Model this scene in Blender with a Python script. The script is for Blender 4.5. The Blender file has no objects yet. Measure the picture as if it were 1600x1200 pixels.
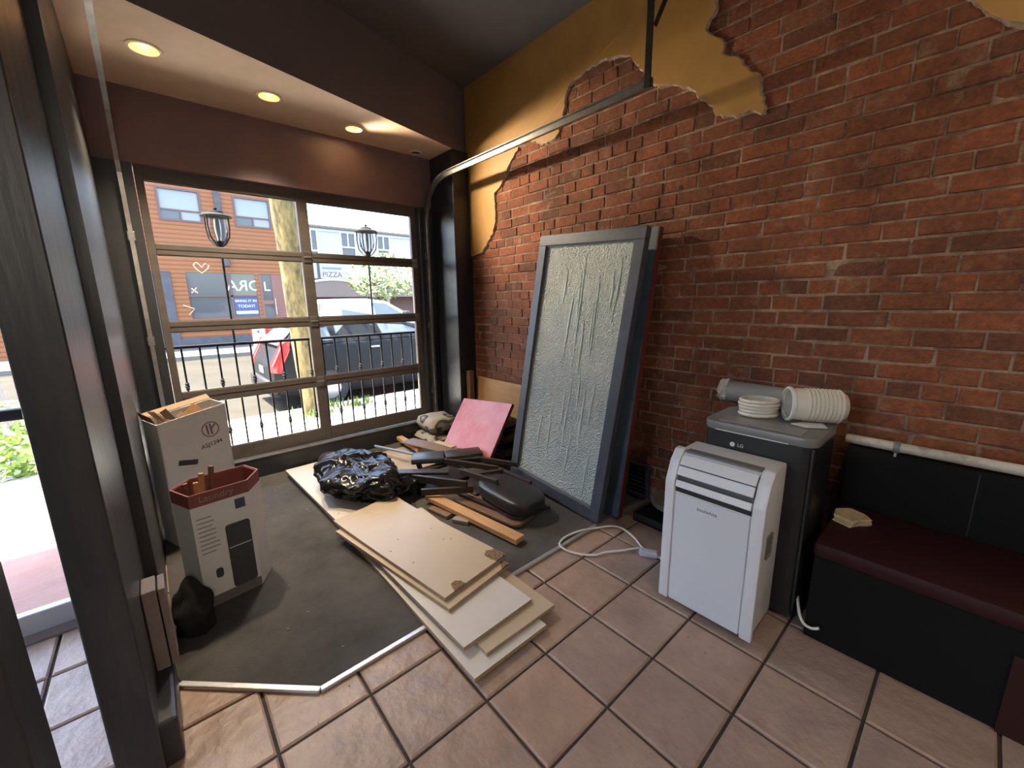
import bpy, bmesh, math, random
from mathutils import Vector, Matrix, noise

SC = bpy.context.scene
COL = SC.collection
RND = random.Random(7)

# ------------------------------------------------------------------ camera
CAMP = Vector((-0.7417, -1.0048, 1.44))
R3 = ((0.74782, -0.663759, -0.013737), (-0.142258, -0.139994, -0.97988), (0.648481, 0.734728, -0.199115))
FPX = 637.8
cam_d = bpy.data.cameras.new('camera'); cam_d.sensor_width = 36.0; cam_d.lens = FPX / 1600 * 36; cam_d.clip_start = 0.02; cam_d.clip_end = 500
cam = bpy.data.objects.new('camera', cam_d); COL.objects.link(cam)
rx, dn, fw = (Vector(r) for r in R3)
cam.matrix_world = Matrix(((rx.x, -dn.x, -fw.x, CAMP.x), (rx.y, -dn.y, -fw.y, CAMP.y), (rx.z, -dn.z, -fw.z, CAMP.z), (0, 0, 0, 1)))
SC.camera = cam

def proj(p):
    q = Vector(p) - CAMP
    d = fw.dot(q)
    if d < 0.05: return (-9999, -9999)
    return (800 + FPX * rx.dot(q) / d, 600 + FPX * dn.dot(q) / d)

# ------------------------------------------------------------------ light
SC.view_settings.view_transform = 'Standard'
SC.view_settings.look = 'None'
SC.view_settings.gamma = 1.0
SC.view_settings.use_curve_mapping = False
SC.view_settings.exposure = 2.55
world = bpy.data.worlds.new('sky'); SC.world = world; world.use_nodes = True
wn = world.node_tree.nodes; wl = world.node_tree.links
bg = wn['Background']
sky = wn.new('ShaderNodeTexSky'); sky.sky_type = 'NISHITA'; sky.sun_disc = False
sky.sun_elevation = math.radians(66); sky.sun_rotation = math.radians(290); sky.air_density = 1.0; sky.dust_density = 3.0; sky.ozone_density = 1.0
wl.new(sky.outputs[0], bg.inputs[0]); bg.inputs[1].default_value = 0.34
sun_d = bpy.data.lights.new('sun', 'SUN'); sun_d.energy = 10.0; sun_d.angle = math.radians(0.6); sun_d.color = (1, 0.95, 0.86)
sun = bpy.data.objects.new('sun', sun_d); COL.objects.link(sun)
sun.rotation_euler = Vector((0.36, -0.13, -1.0)).to_track_quat('-Z', 'Y').to_euler()
sun.location = (-4, 4, 12)

# ------------------------------------------------------------------ materials
MATS = {}
def mat(name, col, rough=0.6, metal=0.0, col2=None, nscale=8.0, ndetail=4.0, mixpos=(0.35, 0.65), bump=0.0, bscale=40.0, spec=0.5, stretch=None, coat=0.0, attr=None, objrand=False, hue=None, wpos=False, blotch=None, smear=None):
    if name in MATS: return MATS[name]
    m = bpy.data.materials.new(name); m.use_nodes = True
    nt = m.node_tree; n = nt.nodes; L = nt.links
    b = n['Principled BSDF']
    b.inputs['Base Color'].default_value = (*col, 1); b.inputs['Roughness'].default_value = rough; b.inputs['Metallic'].default_value = metal
    b.inputs['Specular IOR Level'].default_value = spec
    if coat: b.inputs['Coat Weight'].default_value = coat
    tc = n.new('ShaderNodeTexCoord'); src = tc.outputs['Object']
    if wpos: src = n.new('ShaderNodeNewGeometry').outputs['Position']
    if stretch:
        mp = n.new('ShaderNodeMapping'); mp.inputs['Scale'].default_value = stretch; L.new(src, mp.inputs[0]); src = mp.outputs[0]
    if objrand:
        oi = n.new('ShaderNodeObjectInfo'); ad = n.new('ShaderNodeVectorMath'); ad.operation = 'ADD'
        mu = n.new('ShaderNodeVectorMath'); mu.operation = 'SCALE'; mu.inputs['Scale'].default_value = 37.0
        L.new(oi.outputs['Random'], mu.inputs[0]); L.new(src, ad.inputs[0]); L.new(mu.outputs[0], ad.inputs[1]); src = ad.outputs[0]
    last = None
    if col2 is not None:
        nz = n.new('ShaderNodeTexNoise'); nz.inputs['Scale'].default_value = nscale; nz.inputs['Detail'].default_value = ndetail; nz.inputs['Roughness'].default_value = 0.65
        L.new(src, nz.inputs['Vector'])
        cr = n.new('ShaderNodeValToRGB'); cr.color_ramp.elements[0].position = mixpos[0]; cr.color_ramp.elements[1].position = mixpos[1]
        cr.color_ramp.elements[0].color = (*col, 1); cr.color_ramp.elements[1].color = (*col2, 1)
        L.new(nz.outputs['Fac'], cr.inputs[0]); last = cr.outputs[0]
    if hue is not None:      # per-piece variation: list of tints, chosen by object random or by attribute
        tr = n.new('ShaderNodeValToRGB'); tr.color_ramp.interpolation = 'CONSTANT'
        els = tr.color_ramp.elements
        while len(els) < len(hue): els.new(0.5)
        for i, c in enumerate(hue): els[i].position = i / len(hue); els[i].color = (*c, 1)
        if attr:
            at = n.new('ShaderNodeAttribute'); at.attribute_name = attr; L.new(at.outputs['Fac'], tr.inputs[0])
        else:
            oi2 = n.new('ShaderNodeObjectInfo'); L.new(oi2.outputs['Random'], tr.inputs[0])
        mx = n.new('ShaderNodeMix'); mx.data_type = 'RGBA'; mx.blend_type = 'MULTIPLY'; mx.inputs['Factor'].default_value = 1.0
        if last is not None: L.new(last, mx.inputs['A'])
        else: mx.inputs['A'].default_value = (*col, 1)
        L.new(tr.outputs[0], mx.inputs['B']); last = mx.outputs['Result']
    def over(kind, sc_, lo, hi, c, det=5.0):
        nonlocal last
        n3 = n.new('ShaderNodeTexNoise'); n3.inputs['Scale'].default_value = sc_; n3.inputs['Detail'].default_value = det; n3.inputs['Roughness'].default_value = 0.7; L.new(src, n3.inputs['Vector'])
        r3 = n.new('ShaderNodeMapRange'); r3.inputs['From Min'].default_value = lo; r3.inputs['From Max'].default_value = hi; L.new(n3.outputs['Fac'], r3.inputs['Value'])
        m3 = n.new('ShaderNodeMix'); m3.data_type = 'RGBA'; m3.blend_type = kind; L.new(r3.outputs[0], m3.inputs['Factor'])
        if last is not None: L.new(last, m3.inputs['A'])
        else: m3.inputs['A'].default_value = (*col, 1)
        m3.inputs['B'].default_value = (*c, 1); last = m3.outputs['Result']
    if blotch is not None: over('MULTIPLY', 1.7, .42, .72, blotch)
    if smear is not None: over('MIX', 9.0, .56, .80, smear, 8.0)
    if last is not None: L.new(last, b.inputs['Base Color'])
    if bump:
        n2 = n.new('ShaderNodeTexNoise'); n2.inputs['Scale'].default_value = bscale; n2.inputs['Detail'].default_value = 5.0; L.new(src, n2.inputs['Vector'])
        bp = n.new('ShaderNodeBump'); bp.inputs['Strength'].default_value = bump; bp.inputs['Distance'].default_value = 0.01
        L.new(n2.outputs['Fac'], bp.inputs['Height']); L.new(bp.outputs[0], b.inputs['Normal'])
    MATS[name] = m; return m

def emit(name, col, s):
    m = bpy.data.materials.new(name); m.use_nodes = True; n = m.node_tree.nodes
    b = n['Principled BSDF']; b.inputs['Base Color'].default_value = (*col, 1); b.inputs['Emission Color'].default_value = (*col, 1); b.inputs['Emission Strength'].default_value = s
    return m

def glass(name, tint=(1, 1, 1), gloss_rough=0.02, fres=1.25):
    m = bpy.data.materials.new(name); m.use_nodes = True; nt = m.node_tree; n = nt.nodes; L = nt.links
    n.remove(n['Principled BSDF']); out = n['Material Output']
    t = n.new('ShaderNodeBsdfTransparent'); t.inputs[0].default_value = (*tint, 1)
    g = n.new('ShaderNodeBsdfGlossy'); g.inputs['Roughness'].default_value = gloss_rough
    f = n.new('ShaderNodeFresnel'); f.inputs[0].default_value = fres
    mx = n.new('ShaderNodeMixShader'); L.new(f.outputs[0], mx.inputs[0]); L.new(t.outputs[0], mx.inputs[1]); L.new(g.outputs[0], mx.inputs[2]); L.new(mx.outputs[0], out.inputs[0])
    return m

M_black = mat('black_paint', (0.022, 0.023, 0.027), 0.42, col2=(0.035, 0.035, 0.04), nscale=6, bump=0.12, bscale=25, stretch=(1, 1, 0.25))
M_pillar = mat('scuffed_black_paint', (0.030, 0.031, 0.035), 0.38, col2=(0.06, 0.055, 0.05), nscale=14, mixpos=(0.45, 0.75), bump=0.25, bscale=18, stretch=(1, 1, 0.12))
M_header = mat('dark_maroon_paint', (0.14, 0.098, 0.105), 0.55, col2=(0.19, 0.110, 0.112), nscale=2.5, bump=0.1, bscale=30)
M_beam = mat('dark_brown_paint', (0.125, 0.102, 0.108), 0.6, col2=(0.150, 0.115, 0.120), nscale=2)
M_ceil = mat('charcoal_ceiling_paint', (0.10, 0.098, 0.104), 0.75, col2=(0.125, 0.12, 0.122), nscale=2)
M_soffit = mat('tan_soffit_paint', (0.68, 0.48, 0.32), 0.7, col2=(0.76, 0.55, 0.38), nscale=3, bump=0.15, bscale=14)
M_ochre = mat('ochre_plaster_paint', (0.36, 0.185, 0.045), 0.55, col2=(0.43, 0.228, 0.060), nscale=2.2, bump=0.08, bscale=20)
M_raw = mat('raw_plaster', (0.50, 0.40, 0.29), 0.9, col2=(0.30, 0.22, 0.15), nscale=40, bump=0.6, bscale=80)
M_mortar = mat('lime_mortar', (0.43, 0.29, 0.205), 0.95, col2=(0.18, 0.105, 0.068), nscale=11, bump=0.7, bscale=120, wpos=True, blotch=(.45, .42, .42))
BH = [(1, 1, 1), (0.90, 0.88, 0.86), (1.10, 1.02, 0.95), (0.82, 0.82, 0.82), (1.15, 1.10, 1.0), (0.95, 0.92, 0.9), (1.0, 1.0, 1.0), (1.05, 0.96, 0.9), (0.92, 0.95, 0.96), (1.02, 1.04, 1.0), (.66, .72, .78)]
M_brick = mat('old_red_brick', (0.27, 0.086, 0.035), 0.88, col2=(0.165, 0.052, 0.024), nscale=45, bump=0.55, bscale=90, hue=BH, wpos=True, blotch=(.45, .42, .42), smear=(.30, .19, .13))
M_brick2 = mat('old_red_brick_far', (0.27, 0.086, 0.035), 0.88, col2=(0.165, 0.052, 0.024), nscale=45, bump=0.55, bscale=90, attr='tint', hue=BH, wpos=True, blotch=(.45, .42, .42), smear=(.30, .19, .13))
TH = [(1, 1, 1), (0.93, 0.92, 0.93), (1.05, 1.0, 0.96), (0.97, 0.98, 1.0), (1.03, 1.02, 1.0)]
M_tile = mat('terracotta_tile', (0.42, 0.295, 0.23), 0.42, col2=(0.32, 0.225, 0.185), nscale=6, ndetail=9, bump=1.0, bscale=13, objrand=True, hue=TH)
M_grout = mat('dark_grout', (0.05, 0.042, 0.038), 0.9, col2=(0.08, 0.065, 0.055), nscale=30)
M_carpet = mat('grey_carpet', (0.055, 0.052, 0.048), 0.95, col2=(0.155, 0.140, 0.132), nscale=2.2, ndetail=13, mixpos=(0.3, 0.72), bump=0.9, bscale=350)
M_alu = mat('brushed_aluminium', (0.62, 0.61, 0.59), 0.32, 0.85, bump=0.1, bscale=60)
M_track = mat('galvanised_steel', (0.40, 0.38, 0.35), 0.34, 0.9, col2=(0.28, 0.26, 0.24), nscale=12)
M_doorwood = mat('brown_door_frame', (0.085, 0.070, 0.062), 0.5, col2=(0.115, 0.093, 0.080), nscale=10, bump=0.15, bscale=30, stretch=(0.3, 1, 1))
M_white = mat('white_plastic', (0.66, 0.66, 0.68), 0.38)
M_offwhite = mat('warm_white_plastic', (0.62, 0.58, 0.50), 0.45)
M_blackpl = mat('black_plastic', (0.012, 0.012, 0.013), 0.45)
M_dark = mat('graphite_plastic', (0.014, 0.0145, 0.016), 0.36)
M_greypl = mat('grey_plastic', (0.17, 0.165, 0.165), 0.35)
M_frame = mat('blue_black_frame_paint', (0.050, 0.055, 0.078), 0.45, col2=(0.07, 0.075, 0.098), nscale=9)
M_blueback = mat('blue_grey_panel_paint', (0.085, 0.125, 0.165), 0.55, col2=(0.06, 0.095, 0.13), nscale=5)
M_rededge = mat('red_edge_paint', (0.13, 0.026, 0.02), 0.6)
M_redtop = mat('red_tabletop', (0.46, 0.085, 0.080), 0.36, col2=(0.50, 0.150, 0.145), nscale=7, bump=0.1, bscale=40)
M_redside = mat('dark_red_edge', (0.14, 0.03, 0.03), 0.5)
M_ply = mat('orange_plywood', (0.52, 0.28, 0.11), 0.6, col2=(0.43, 0.22, 0.08), nscale=5, stretch=(1, 0.4, 4), bump=0.1)
M_mdf = mat('cream_melamine_board', (0.50, 0.395, 0.275), 0.42, col2=(0.54, 0.43, 0.305), nscale=3)
M_mdfw = mat('white_melamine_board', (0.62, 0.575, 0.525), 0.38, col2=(0.66, 0.61, 0.56), nscale=3)
M_chip = mat('raw_chipboard', (0.36, 0.24, 0.13), 0.95, col2=(0.12, 0.07, 0.035), nscale=90, bump=1.0, bscale=120)
M_edge = mat('board_edge', (0.40, 0.30, 0.20), 0.7, col2=(0.32, 0.23, 0.15), nscale=40)
M_pine = mat('pine_lumber', (0.58, 0.33, 0.15), 0.6, col2=(0.48, 0.26, 0.11), nscale=8, stretch=(4, 0.5, 4))
M_brown = mat('brown_wood', (0.22, 0.13, 0.08), 0.55, col2=(0.16, 0.09, 0.055), nscale=8, stretch=(4, 0.6, 4))
M_ebony = mat('dark_stained_wood', (0.030, 0.023, 0.020), 0.42, col2=(0.045, 0.034, 0.028), nscale=12, stretch=(3, 3, 3))
M_vinyl = mat('black_vinyl', (0.020, 0.020, 0.021), 0.38, bump=0.12, bscale=40)
M_vinylblue = mat('blue_grey_vinyl', (0.060, 0.068, 0.085), 0.35, bump=0.08, bscale=40)
M_burg = mat('burgundy_vinyl', (0.028, 0.006, 0.007), 0.6, spec=0.2)
M_bag = mat('black_bin_bag', (0.010, 0.010, 0.012), 0.20, col2=(0.20, 0.11, 0.035), nscale=9, ndetail=4, mixpos=(0.63, 0.70), bump=0.25, bscale=25, spec=0.32)
M_card = mat('grey_white_carton', (0.80, 0.79, 0.77), 0.6, col2=(0.74, 0.73, 0.71), nscale=3)
M_cardin = mat('brown_card', (0.36, 0.25, 0.17), 0.8)
M_carton_red = mat('carton_red_print', (0.26, 0.075, 0.065), 0.55)
M_print = mat('dark_print', (0.055, 0.055, 0.06), 0.55)
M_printred = mat('faded_red_print', (0.24, 0.13, 0.125), 0.6)
M_inkwhite = mat('white_print', (0.65, 0.62, 0.60), 0.6)
M_paper = mat('paper', (0.62, 0.58, 0.52), 0.8)
M_foam = mat('torn_foam', (0.50, 0.37, 0.21), 0.9, col2=(0.40, 0.28, 0.15), nscale=30, bump=0.5)
M_cable = mat('white_cable', (0.72, 0.70, 0.66), 0.45)
M_bluepipe = mat('blue_grey_pipe', (0.20, 0.27, 0.36), 0.4)
M_iron = mat('wrought_iron', (0.016, 0.0155, 0.015), 0.8, spec=0.1)
M_bulb = emit('lamp_glow', (1.0, 0.80, 0.42), 7.0)
M_brass = mat('pale_gold_reflector', (0.75, 0.52, 0.24), 0.35, 0.6)
M_ring = mat('cream_trim_ring', (0.80, 0.66, 0.46), 0.4)
M_pane = glass('clear_glass', (0.97, 0.98, 0.98))
M_concrete = mat('sidewalk_concrete', (0.62, 0.59, 0.53), 0.9, col2=(0.55, 0.52, 0.47), nscale=2, bump=0.2, bscale=30)
M_asphalt = mat('asphalt', (0.036, 0.032, 0.025), 0.95, spec=0.1, col2=(0.026, 0.0235, 0.019), nscale=1.2, ndetail=8, bump=0.3, bscale=60)
M_kerb = mat('kerb_concrete', (0.13, 0.12, 0.10), 0.9)
M_pink = mat('pink_paver', (0.36, 0.21, 0.20), 0.7, col2=(0.41, 0.26, 0.25), nscale=6)
M_bark = mat('tree_bark', (0.19, 0.145, 0.050), 0.95, col2=(0.040, 0.030, 0.015), nscale=11, ndetail=6, bump=1.0, bscale=22, stretch=(1, 1, 0.35))
M_leaf = mat('green_leaves', (0.16, 0.26, 0.05), 0.6, col2=(0.26, 0.36, 0.08), nscale=3)
M_grass = mat('grass_blades', (0.10, 0.15, 0.03), 0.8)
M_siding = mat('pale_vinyl_siding', (0.34, 0.34, 0.345), 0.6)
M_stone = mat('grey_stone', (0.075, 0.078, 0.088), 0.9, col2=(0.055, 0.055, 0.062), nscale=5)
M_tan = mat('tan_awning', (0.16, 0.12, 0.10), 0.7)
M_bldg2 = mat('brown_brick_far', (0.11, 0.065, 0.055), 0.9)
M_carblk = mat('dark_car_paint', (0.010, 0.011, 0.012), 0.45, spec=0.12)
M_carwht = mat('white_car_paint', (0.34, 0.35, 0.36), 0.35, coat=0.2)
M_carglass = mat('car_glass', (0.075, 0.092, 0.098), 0.05, spec=0.45)  # base lightened to stand in for reflections in the windows
M_tyre = mat('tyre_rubber', (0.020, 0.020, 0.020), 0.85)
M_hub = mat('wheel_metal', (0.42, 0.42, 0.43), 0.35, 0.7)
M_tail = mat('red_tail_lamp', (0.55, 0.02, 0.02), 0.2)
M_winglass = mat('dark_window_glass', (0.06, 0.065, 0.07), 0.08, spec=0.5)
M_blind = mat('pale_blind', (0.23, 0.25, 0.255), 0.7)
M_trimbr = mat('mauve_window_trim', (0.10, 0.055, 0.05), 0.6)

def siding_mat():
    m = bpy.data.materials.new('orange_wood_siding'); m.use_nodes = True; nt = m.node_tree; n = nt.nodes; L = nt.links; b = n['Principled BSDF']; b.inputs['Roughness'].default_value = 0.55
    tc = n.new('ShaderNodeTexCoord'); w = n.new('ShaderNodeTexWave'); w.bands_direction = 'Z'; w.inputs['Scale'].default_value = 1.9; w.wave_profile = 'SAW'
    L.new(tc.outputs['Object'], w.inputs['Vector'])
    nz = n.new('ShaderNodeTexNoise'); nz.inputs['Scale'].default_value = 3.0; mp = n.new('ShaderNodeMapping'); mp.inputs['Scale'].default_value = (0.5, 1, 9); L.new(tc.outputs['Object'], mp.inputs[0]); L.new(mp.outputs[0], nz.inputs['Vector'])
    c1 = n.new('ShaderNodeValToRGB'); c1.color_ramp.elements[0].color = (0.20, 0.064, 0.013, 1); c1.color_ramp.elements[1].color = (0.27, 0.092, 0.020, 1); L.new(nz.outputs['Fac'], c1.inputs[0])
    c2 = n.new('ShaderNodeValToRGB'); c2.color_ramp.elements[0].position = 0.0; c2.color_ramp.elements[0].color = (0.42, 0.36, 0.34, 1); c2.color_ramp.elements[1].position = 0.5; c2.color_ramp.elements[1].color = (1, 1, 1, 1); L.new(w.outputs['Fac'], c2.inputs[0])
    mx = n.new('ShaderNodeMix'); mx.data_type = 'RGBA'; mx.blend_type = 'MULTIPLY'; mx.inputs['Factor'].default_value = 1; L.new(c1.outputs[0], mx.inputs['A']); L.new(c2.outputs[0], mx.inputs['B']); L.new(mx.outputs['Result'], b.inputs['Base Color'])
    return m
M_orange = siding_mat()

def pattern_mat():
    m = bpy.data.materials.new('cream_and_charcoal_print_fabric'); m.use_nodes = True; nt = m.node_tree; n = nt.nodes; L = nt.links; b = n['Principled BSDF']; b.inputs['Roughness'].default_value = 0.85
    tc = n.new('ShaderNodeTexCoord'); mp = n.new('ShaderNodeMapping'); mp.inputs['Rotation'].default_value = (0, 0, 0.5); mp.inputs['Scale'].default_value = (1, 1, 1.6); L.new(tc.outputs['Object'], mp.inputs[0])
    v = n.new('ShaderNodeTexNoise'); v.inputs['Scale'].default_value = 5.5; v.inputs['Detail'].default_value = 0.4; L.new(mp.outputs[0], v.inputs['Vector'])
    c = n.new('ShaderNodeValToRGB'); c.color_ramp.interpolation = 'CONSTANT'; e = c.color_ramp.elements; e[0].color = (0.36, 0.33, 0.27, 1); e[1].position = 0.47; e[1].color = (0.055, 0.05, 0.045, 1); k = e.new(0.56); k.color = (0.20, 0.18, 0.15, 1); k = e.new(0.62); k.color = (0.42, 0.39, 0.31, 1)
    L.new(v.outputs['Fac'], c.inputs[0]); L.new(c.outputs[0], b.inputs['Base Color']); return m
M_pattern = pattern_mat()

def patterned_glass():
    m = bpy.data.materials.new('rain_textured_glass'); m.use_nodes = True; nt = m.node_tree; n = nt.nodes; L = nt.links; b = n['Principled BSDF']
    b.inputs['Roughness'].default_value = 0.22; b.inputs['Specular IOR Level'].default_value = 0.8
    tc = n.new('ShaderNodeTexCoord')
    big = n.new('ShaderNodeTexNoise'); big.inputs['Scale'].default_value = 2.2; big.inputs['Detail'].default_value = 5; L.new(tc.outputs['Object'], big.inputs['Vector'])
    cr = n.new('ShaderNodeValToRGB'); cr.color_ramp.elements[0].position = 0.3; cr.color_ramp.elements[0].color = (0.42, 0.49, 0.49, 1); cr.color_ramp.elements[1].position = 0.7; cr.color_ramp.elements[1].color = (0.62, 0.645, 0.60, 1); L.new(big.outputs['Fac'], cr.inputs[0]); L.new(cr.outputs[0], b.inputs['Base Color'])  # pale base colours stand in for light transmitted and reflected by the glass
    v = n.new('ShaderNodeTexVoronoi'); v.inputs['Scale'].default_value = 95; L.new(tc.outputs['Object'], v.inputs['Vector'])
    nz = n.new('ShaderNodeTexNoise'); nz.inputs['Scale'].default_value = 40; nz.inputs['Detail'].default_value = 6; L.new(tc.outputs['Object'], nz.inputs['Vector'])
    ad = n.new('ShaderNodeMath'); ad.operation = 'ADD'; L.new(v.outputs['Distance'], ad.inputs[0]); L.new(nz.outputs['Fac'], ad.inputs[1])
    bp = n.new('ShaderNodeBump'); bp.inputs['Strength'].default_value = 1.0; bp.inputs['Distance'].default_value = 0.014; L.new(ad.outputs[0], bp.inputs['Height']); L.new(bp.outputs[0], b.inputs['Normal'])
    return m
M_rain = patterned_glass()
M_ridge = mat('pale_glass_ridge', (0.66, 0.76, 0.73), 0.12, spec=0.9)

# ------------------------------------------------------------------ mesh helpers
def BM(): return bmesh.new()
def addm(bm, other):
    me = bpy.data.meshes.new('tmp'); other.to_mesh(me); other.free(); bm.from_mesh(me); bpy.data.meshes.remove(me); return bm
def box(x0, x1, y0, y1, z0, z1, b=0.0, seg=2, bm=None):
    t = BM(); bmesh.ops.create_cube(t, size=1.0)
    for v in t.verts: v.co = Vector((x0 + (v.co.x + .5) * (x1 - x0), y0 + (v.co.y + .5) * (y1 - y0), z0 + (v.co.z + .5) * (z1 - z0)))
    if b > 0: bmesh.ops.bevel(t, geom=t.edges[:], offset=b, segments=seg, profile=0.5, affect='EDGES')
    return addm(bm, t) if bm is not None else t
def prism(poly, d0, d1, axis='x', b=0.0, bm=None):
    """extrude a 2-D outline: axis x -> (y,z), axis y -> (x,z), axis z -> (x,y)"""
    t = BM()
    def P(a, c, d): return Vector((d, a, c)) if axis == 'x' else Vector((a, d, c)) if axis == 'y' else Vector((a, c, d))
    A = [t.verts.new(P(a, c, d0)) for a, c in poly]; B = [t.verts.new(P(a, c, d1)) for a, c in poly]
    t.faces.new(A); t.faces.new(list(reversed(B)))
    for i in range(len(poly)): t.faces.new((A[i], B[i], B[(i + 1) % len(poly)], A[(i + 1) % len(poly)]))
    bmesh.ops.recalc_face_normals(t, faces=t.faces[:])
    if b > 0: bmesh.ops.bevel(t, geom=t.edges[:], offset=b, segments=2, profile=0.5, affect='EDGES')
    return addm(bm, t) if bm is not None else t
def tube(pts, r, seg=10, bm=None, closed=False):
    t = BM() if bm is None else bm
    pts = [Vector(p) for p in pts]; rings = []; up = None
    for i, p in enumerate(pts):
        a = pts[i - 1] if i else (pts[-1] if closed else p); c = pts[i + 1] if i < len(pts) - 1 else (pts[0] if closed else p)
        d = (c - a).normalized()
        if up is None: up = Vector((0, 0, 1)) if abs(d.z) < 0.9 else Vector((1, 0, 0))
        s = d.cross(up).normalized(); up = s.cross(d).normalized()
        rr = r[i] if isinstance(r, (list, tuple)) else r
        rings.append([t.verts.new(p + rr * (math.cos(2 * math.pi * k / seg) * s + math.sin(2 * math.pi * k / seg) * up)) for k in range(seg)])
    n = len(rings)
    for i in range(n if closed else n - 1):
        A, B = rings[i], rings[(i + 1) % n]
        for k in range(seg): t.faces.new((A[k], A[(k + 1) % seg], B[(k + 1) % seg], B[k]))
    if not closed: t.faces.new(list(reversed(rings[0]))); t.faces.new(rings[-1])
    return t
def lathe(prof, c, seg=24, axis=(0, 0, 1), bm=None, closed=False):
    """prof: (radius, height) pairs along axis from point c"""
    t = BM() if bm is None else bm
    ax = Vector(axis).normalized(); s = ax.orthogonal().normalized(); u = ax.cross(s); c = Vector(c); rings = []
    for r, h in prof:
        rings.append([t.verts.new(c + ax * h + max(r, 1e-4) * (math.cos(2 * math.pi * k / seg) * s + math.sin(2 * math.pi * k / seg) * u)) for k in range(seg)])
    n = len(rings)
    for i in range(n if closed else n - 1):
        A, B = rings[i], rings[(i + 1) % n]
        for k in range(seg): t.faces.new((A[k], A[(k + 1) % seg], B[(k + 1) % seg], B[k]))
    bmesh.ops.recalc_face_normals(t, faces=t.faces[:])
    return t
def bar(p, q, w, h, b=0.0, bm=None):
    """rectangular bar from p to q, width w (horizontal), height h"""
    p = Vector(p); q = Vector(q); d = q - p; L = d.length; d.normalize()
    s = d.cross(Vector((0, 0, 1)))
    if s.length < 1e-3: s = Vector((1, 0, 0))
    s.normalize(); u = s.cross(d)
    t = box(-w / 2, w / 2, 0, L, -h / 2, h / 2, b)
    m = Matrix(((s.x, d.x, u.x, p.x), (s.y, d.y, u.y, p.y), (s.z, d.z, u.z, p.z), (0, 0, 0, 1)))
    bmesh.ops.transform(t, matrix=m, verts=t.verts[:])
    return addm(bm, t) if bm is not None else t
def xf(bm, m): bmesh.ops.transform(bm, matrix=m, verts=bm.verts[:]); return bm
def smooth(o, ang=40):
    for p in o.data.polygons: p.use_smooth = True
    try: o.data.set_sharp_from_angle(angle=math.radians(ang))
    except Exception: pass
    return o

def spline(P, n=8):
    P = [Vector(p) for p in P]; o = []
    for i in range(len(P) - 1):
        a, b, c, d = P[max(i - 1, 0)], P[i], P[i + 1], P[min(i + 2, len(P) - 1)]
        for k in range(n):
            t = k / n; o.append(.5 * ((2 * b) + (-a + c) * t + (2 * a - 5 * b + 4 * c - d) * t * t + (-a + 3 * b - 3 * c + d) * t ** 3))
    return o + [P[-1]]
spline0 = spline

WM = {}
def tag(o, label=None, cat=None, group=None, kind=None):
    if label: o['label'] = label
    if cat: o['category'] = cat
    if group: o['group'] = group
    if kind: o['kind'] = kind
    return o
def thing(name, label, cat, loc=(0, 0, 0), group=None, kind=None):
    o = bpy.data.objects.new(name, None); COL.objects.link(o); o.location = loc; o.empty_display_size = 0.05
    WM[o.name] = Matrix.Translation(Vector(loc)); return tag(o, label, cat, group, kind)
def mk(name, bm, m, parent=None, label=None, cat=None, group=None, kind=None, sm=None):
    """bm is in world coordinates; a parent is a thing (Empty) or a part"""
    me = bpy.data.meshes.new(name); 
    loc = None
    if parent is None and len(bm.verts):
        xs = [v.co.x for v in bm.verts]; ys = [v.co.y for v in bm.verts]; zs = [v.co.z for v in bm.verts]
        loc = Vector(((min(xs) + max(xs)) / 2, (min(ys) + max(ys)) / 2, min(zs)))
        bmesh.ops.translate(bm, vec=-loc, verts=bm.verts[:])
    bm.to_mesh(me); bm.free()
    for mm in (m if isinstance(m, (list, tuple)) else [m]): me.materials.append(mm)
    o = bpy.data.objects.new(name, me); COL.objects.link(o)
    if loc is not None: o.location = loc; WM[o.name] = Matrix.Translation(loc)
    if parent is not None:
        o.parent = parent; o.matrix_parent_inverse = WM[parent.name].inverted() if parent.name in WM else Matrix.Identity(4)
    if sm: smooth(o, sm)
    return tag(o, label, cat, group, kind)
def struct(name, bm, m, parent=None, sm=None): return mk(name, bm, m, parent, kind='structure' if parent is None else None, sm=sm)
def copy_tree(o, parent=None):
    c = o.copy(); COL.objects.link(c)
    if parent is not None: c.parent = parent
    for ch in [k for k in bpy.data.objects if k.parent == o]: copy_tree(ch, c)
    return c
def text(name, body, size, m, mtx, parent=None, extrude=0.0006, align='CENTER'):
    cu = bpy.data.curves.new('txt', 'FONT'); cu.body = body; cu.size = size; cu.extrude = extrude; cu.align_x = align; cu.align_y = 'CENTER'; cu.resolution_u = 3
    t = bpy.data.objects.new('txt', cu); COL.objects.link(t)
    bpy.context.view_layer.update()
    me = bpy.data.meshes.new_from_object(t.evaluated_get(bpy.context.evaluated_depsgraph_get()))
    bpy.data.objects.remove(t); bpy.data.curves.remove(cu)
    bm = BM(); bm.from_mesh(me); bpy.data.meshes.remove(me); xf(bm, mtx)
    return mk(name, bm, m, parent)
def frame_mtx(o, xdir, ydir):
    x = Vector(xdir).normalized(); y = Vector(ydir); y = (y - x * y.dot(x)).normalized(); z = x.cross(y); o = Vector(o)
    return Matrix(((x.x, y.x, z.x, o.x), (x.y, y.y, z.y, o.y), (x.z, y.z, z.z, o.z), (0, 0, 0, 1)))
def inpoly(y, z, P):
    c = False; n = len(P)
    for i in range(n):
        a, b = P[i], P[i - 1]
        if (a[1] > z) != (b[1] > z) and y < (b[0] - a[0]) * (z - a[1]) / (b[1] - a[1]) + a[0]: c = not c
    return c

# ------------------------------------------------------------------ room shell
XW = 1.795      # brick face
YF = 2.84       # inside face of the street wall
YG = 2.93       # garage door plane
ZC = 3.387      # ceiling
ZS = 2.83       # soffit

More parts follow.
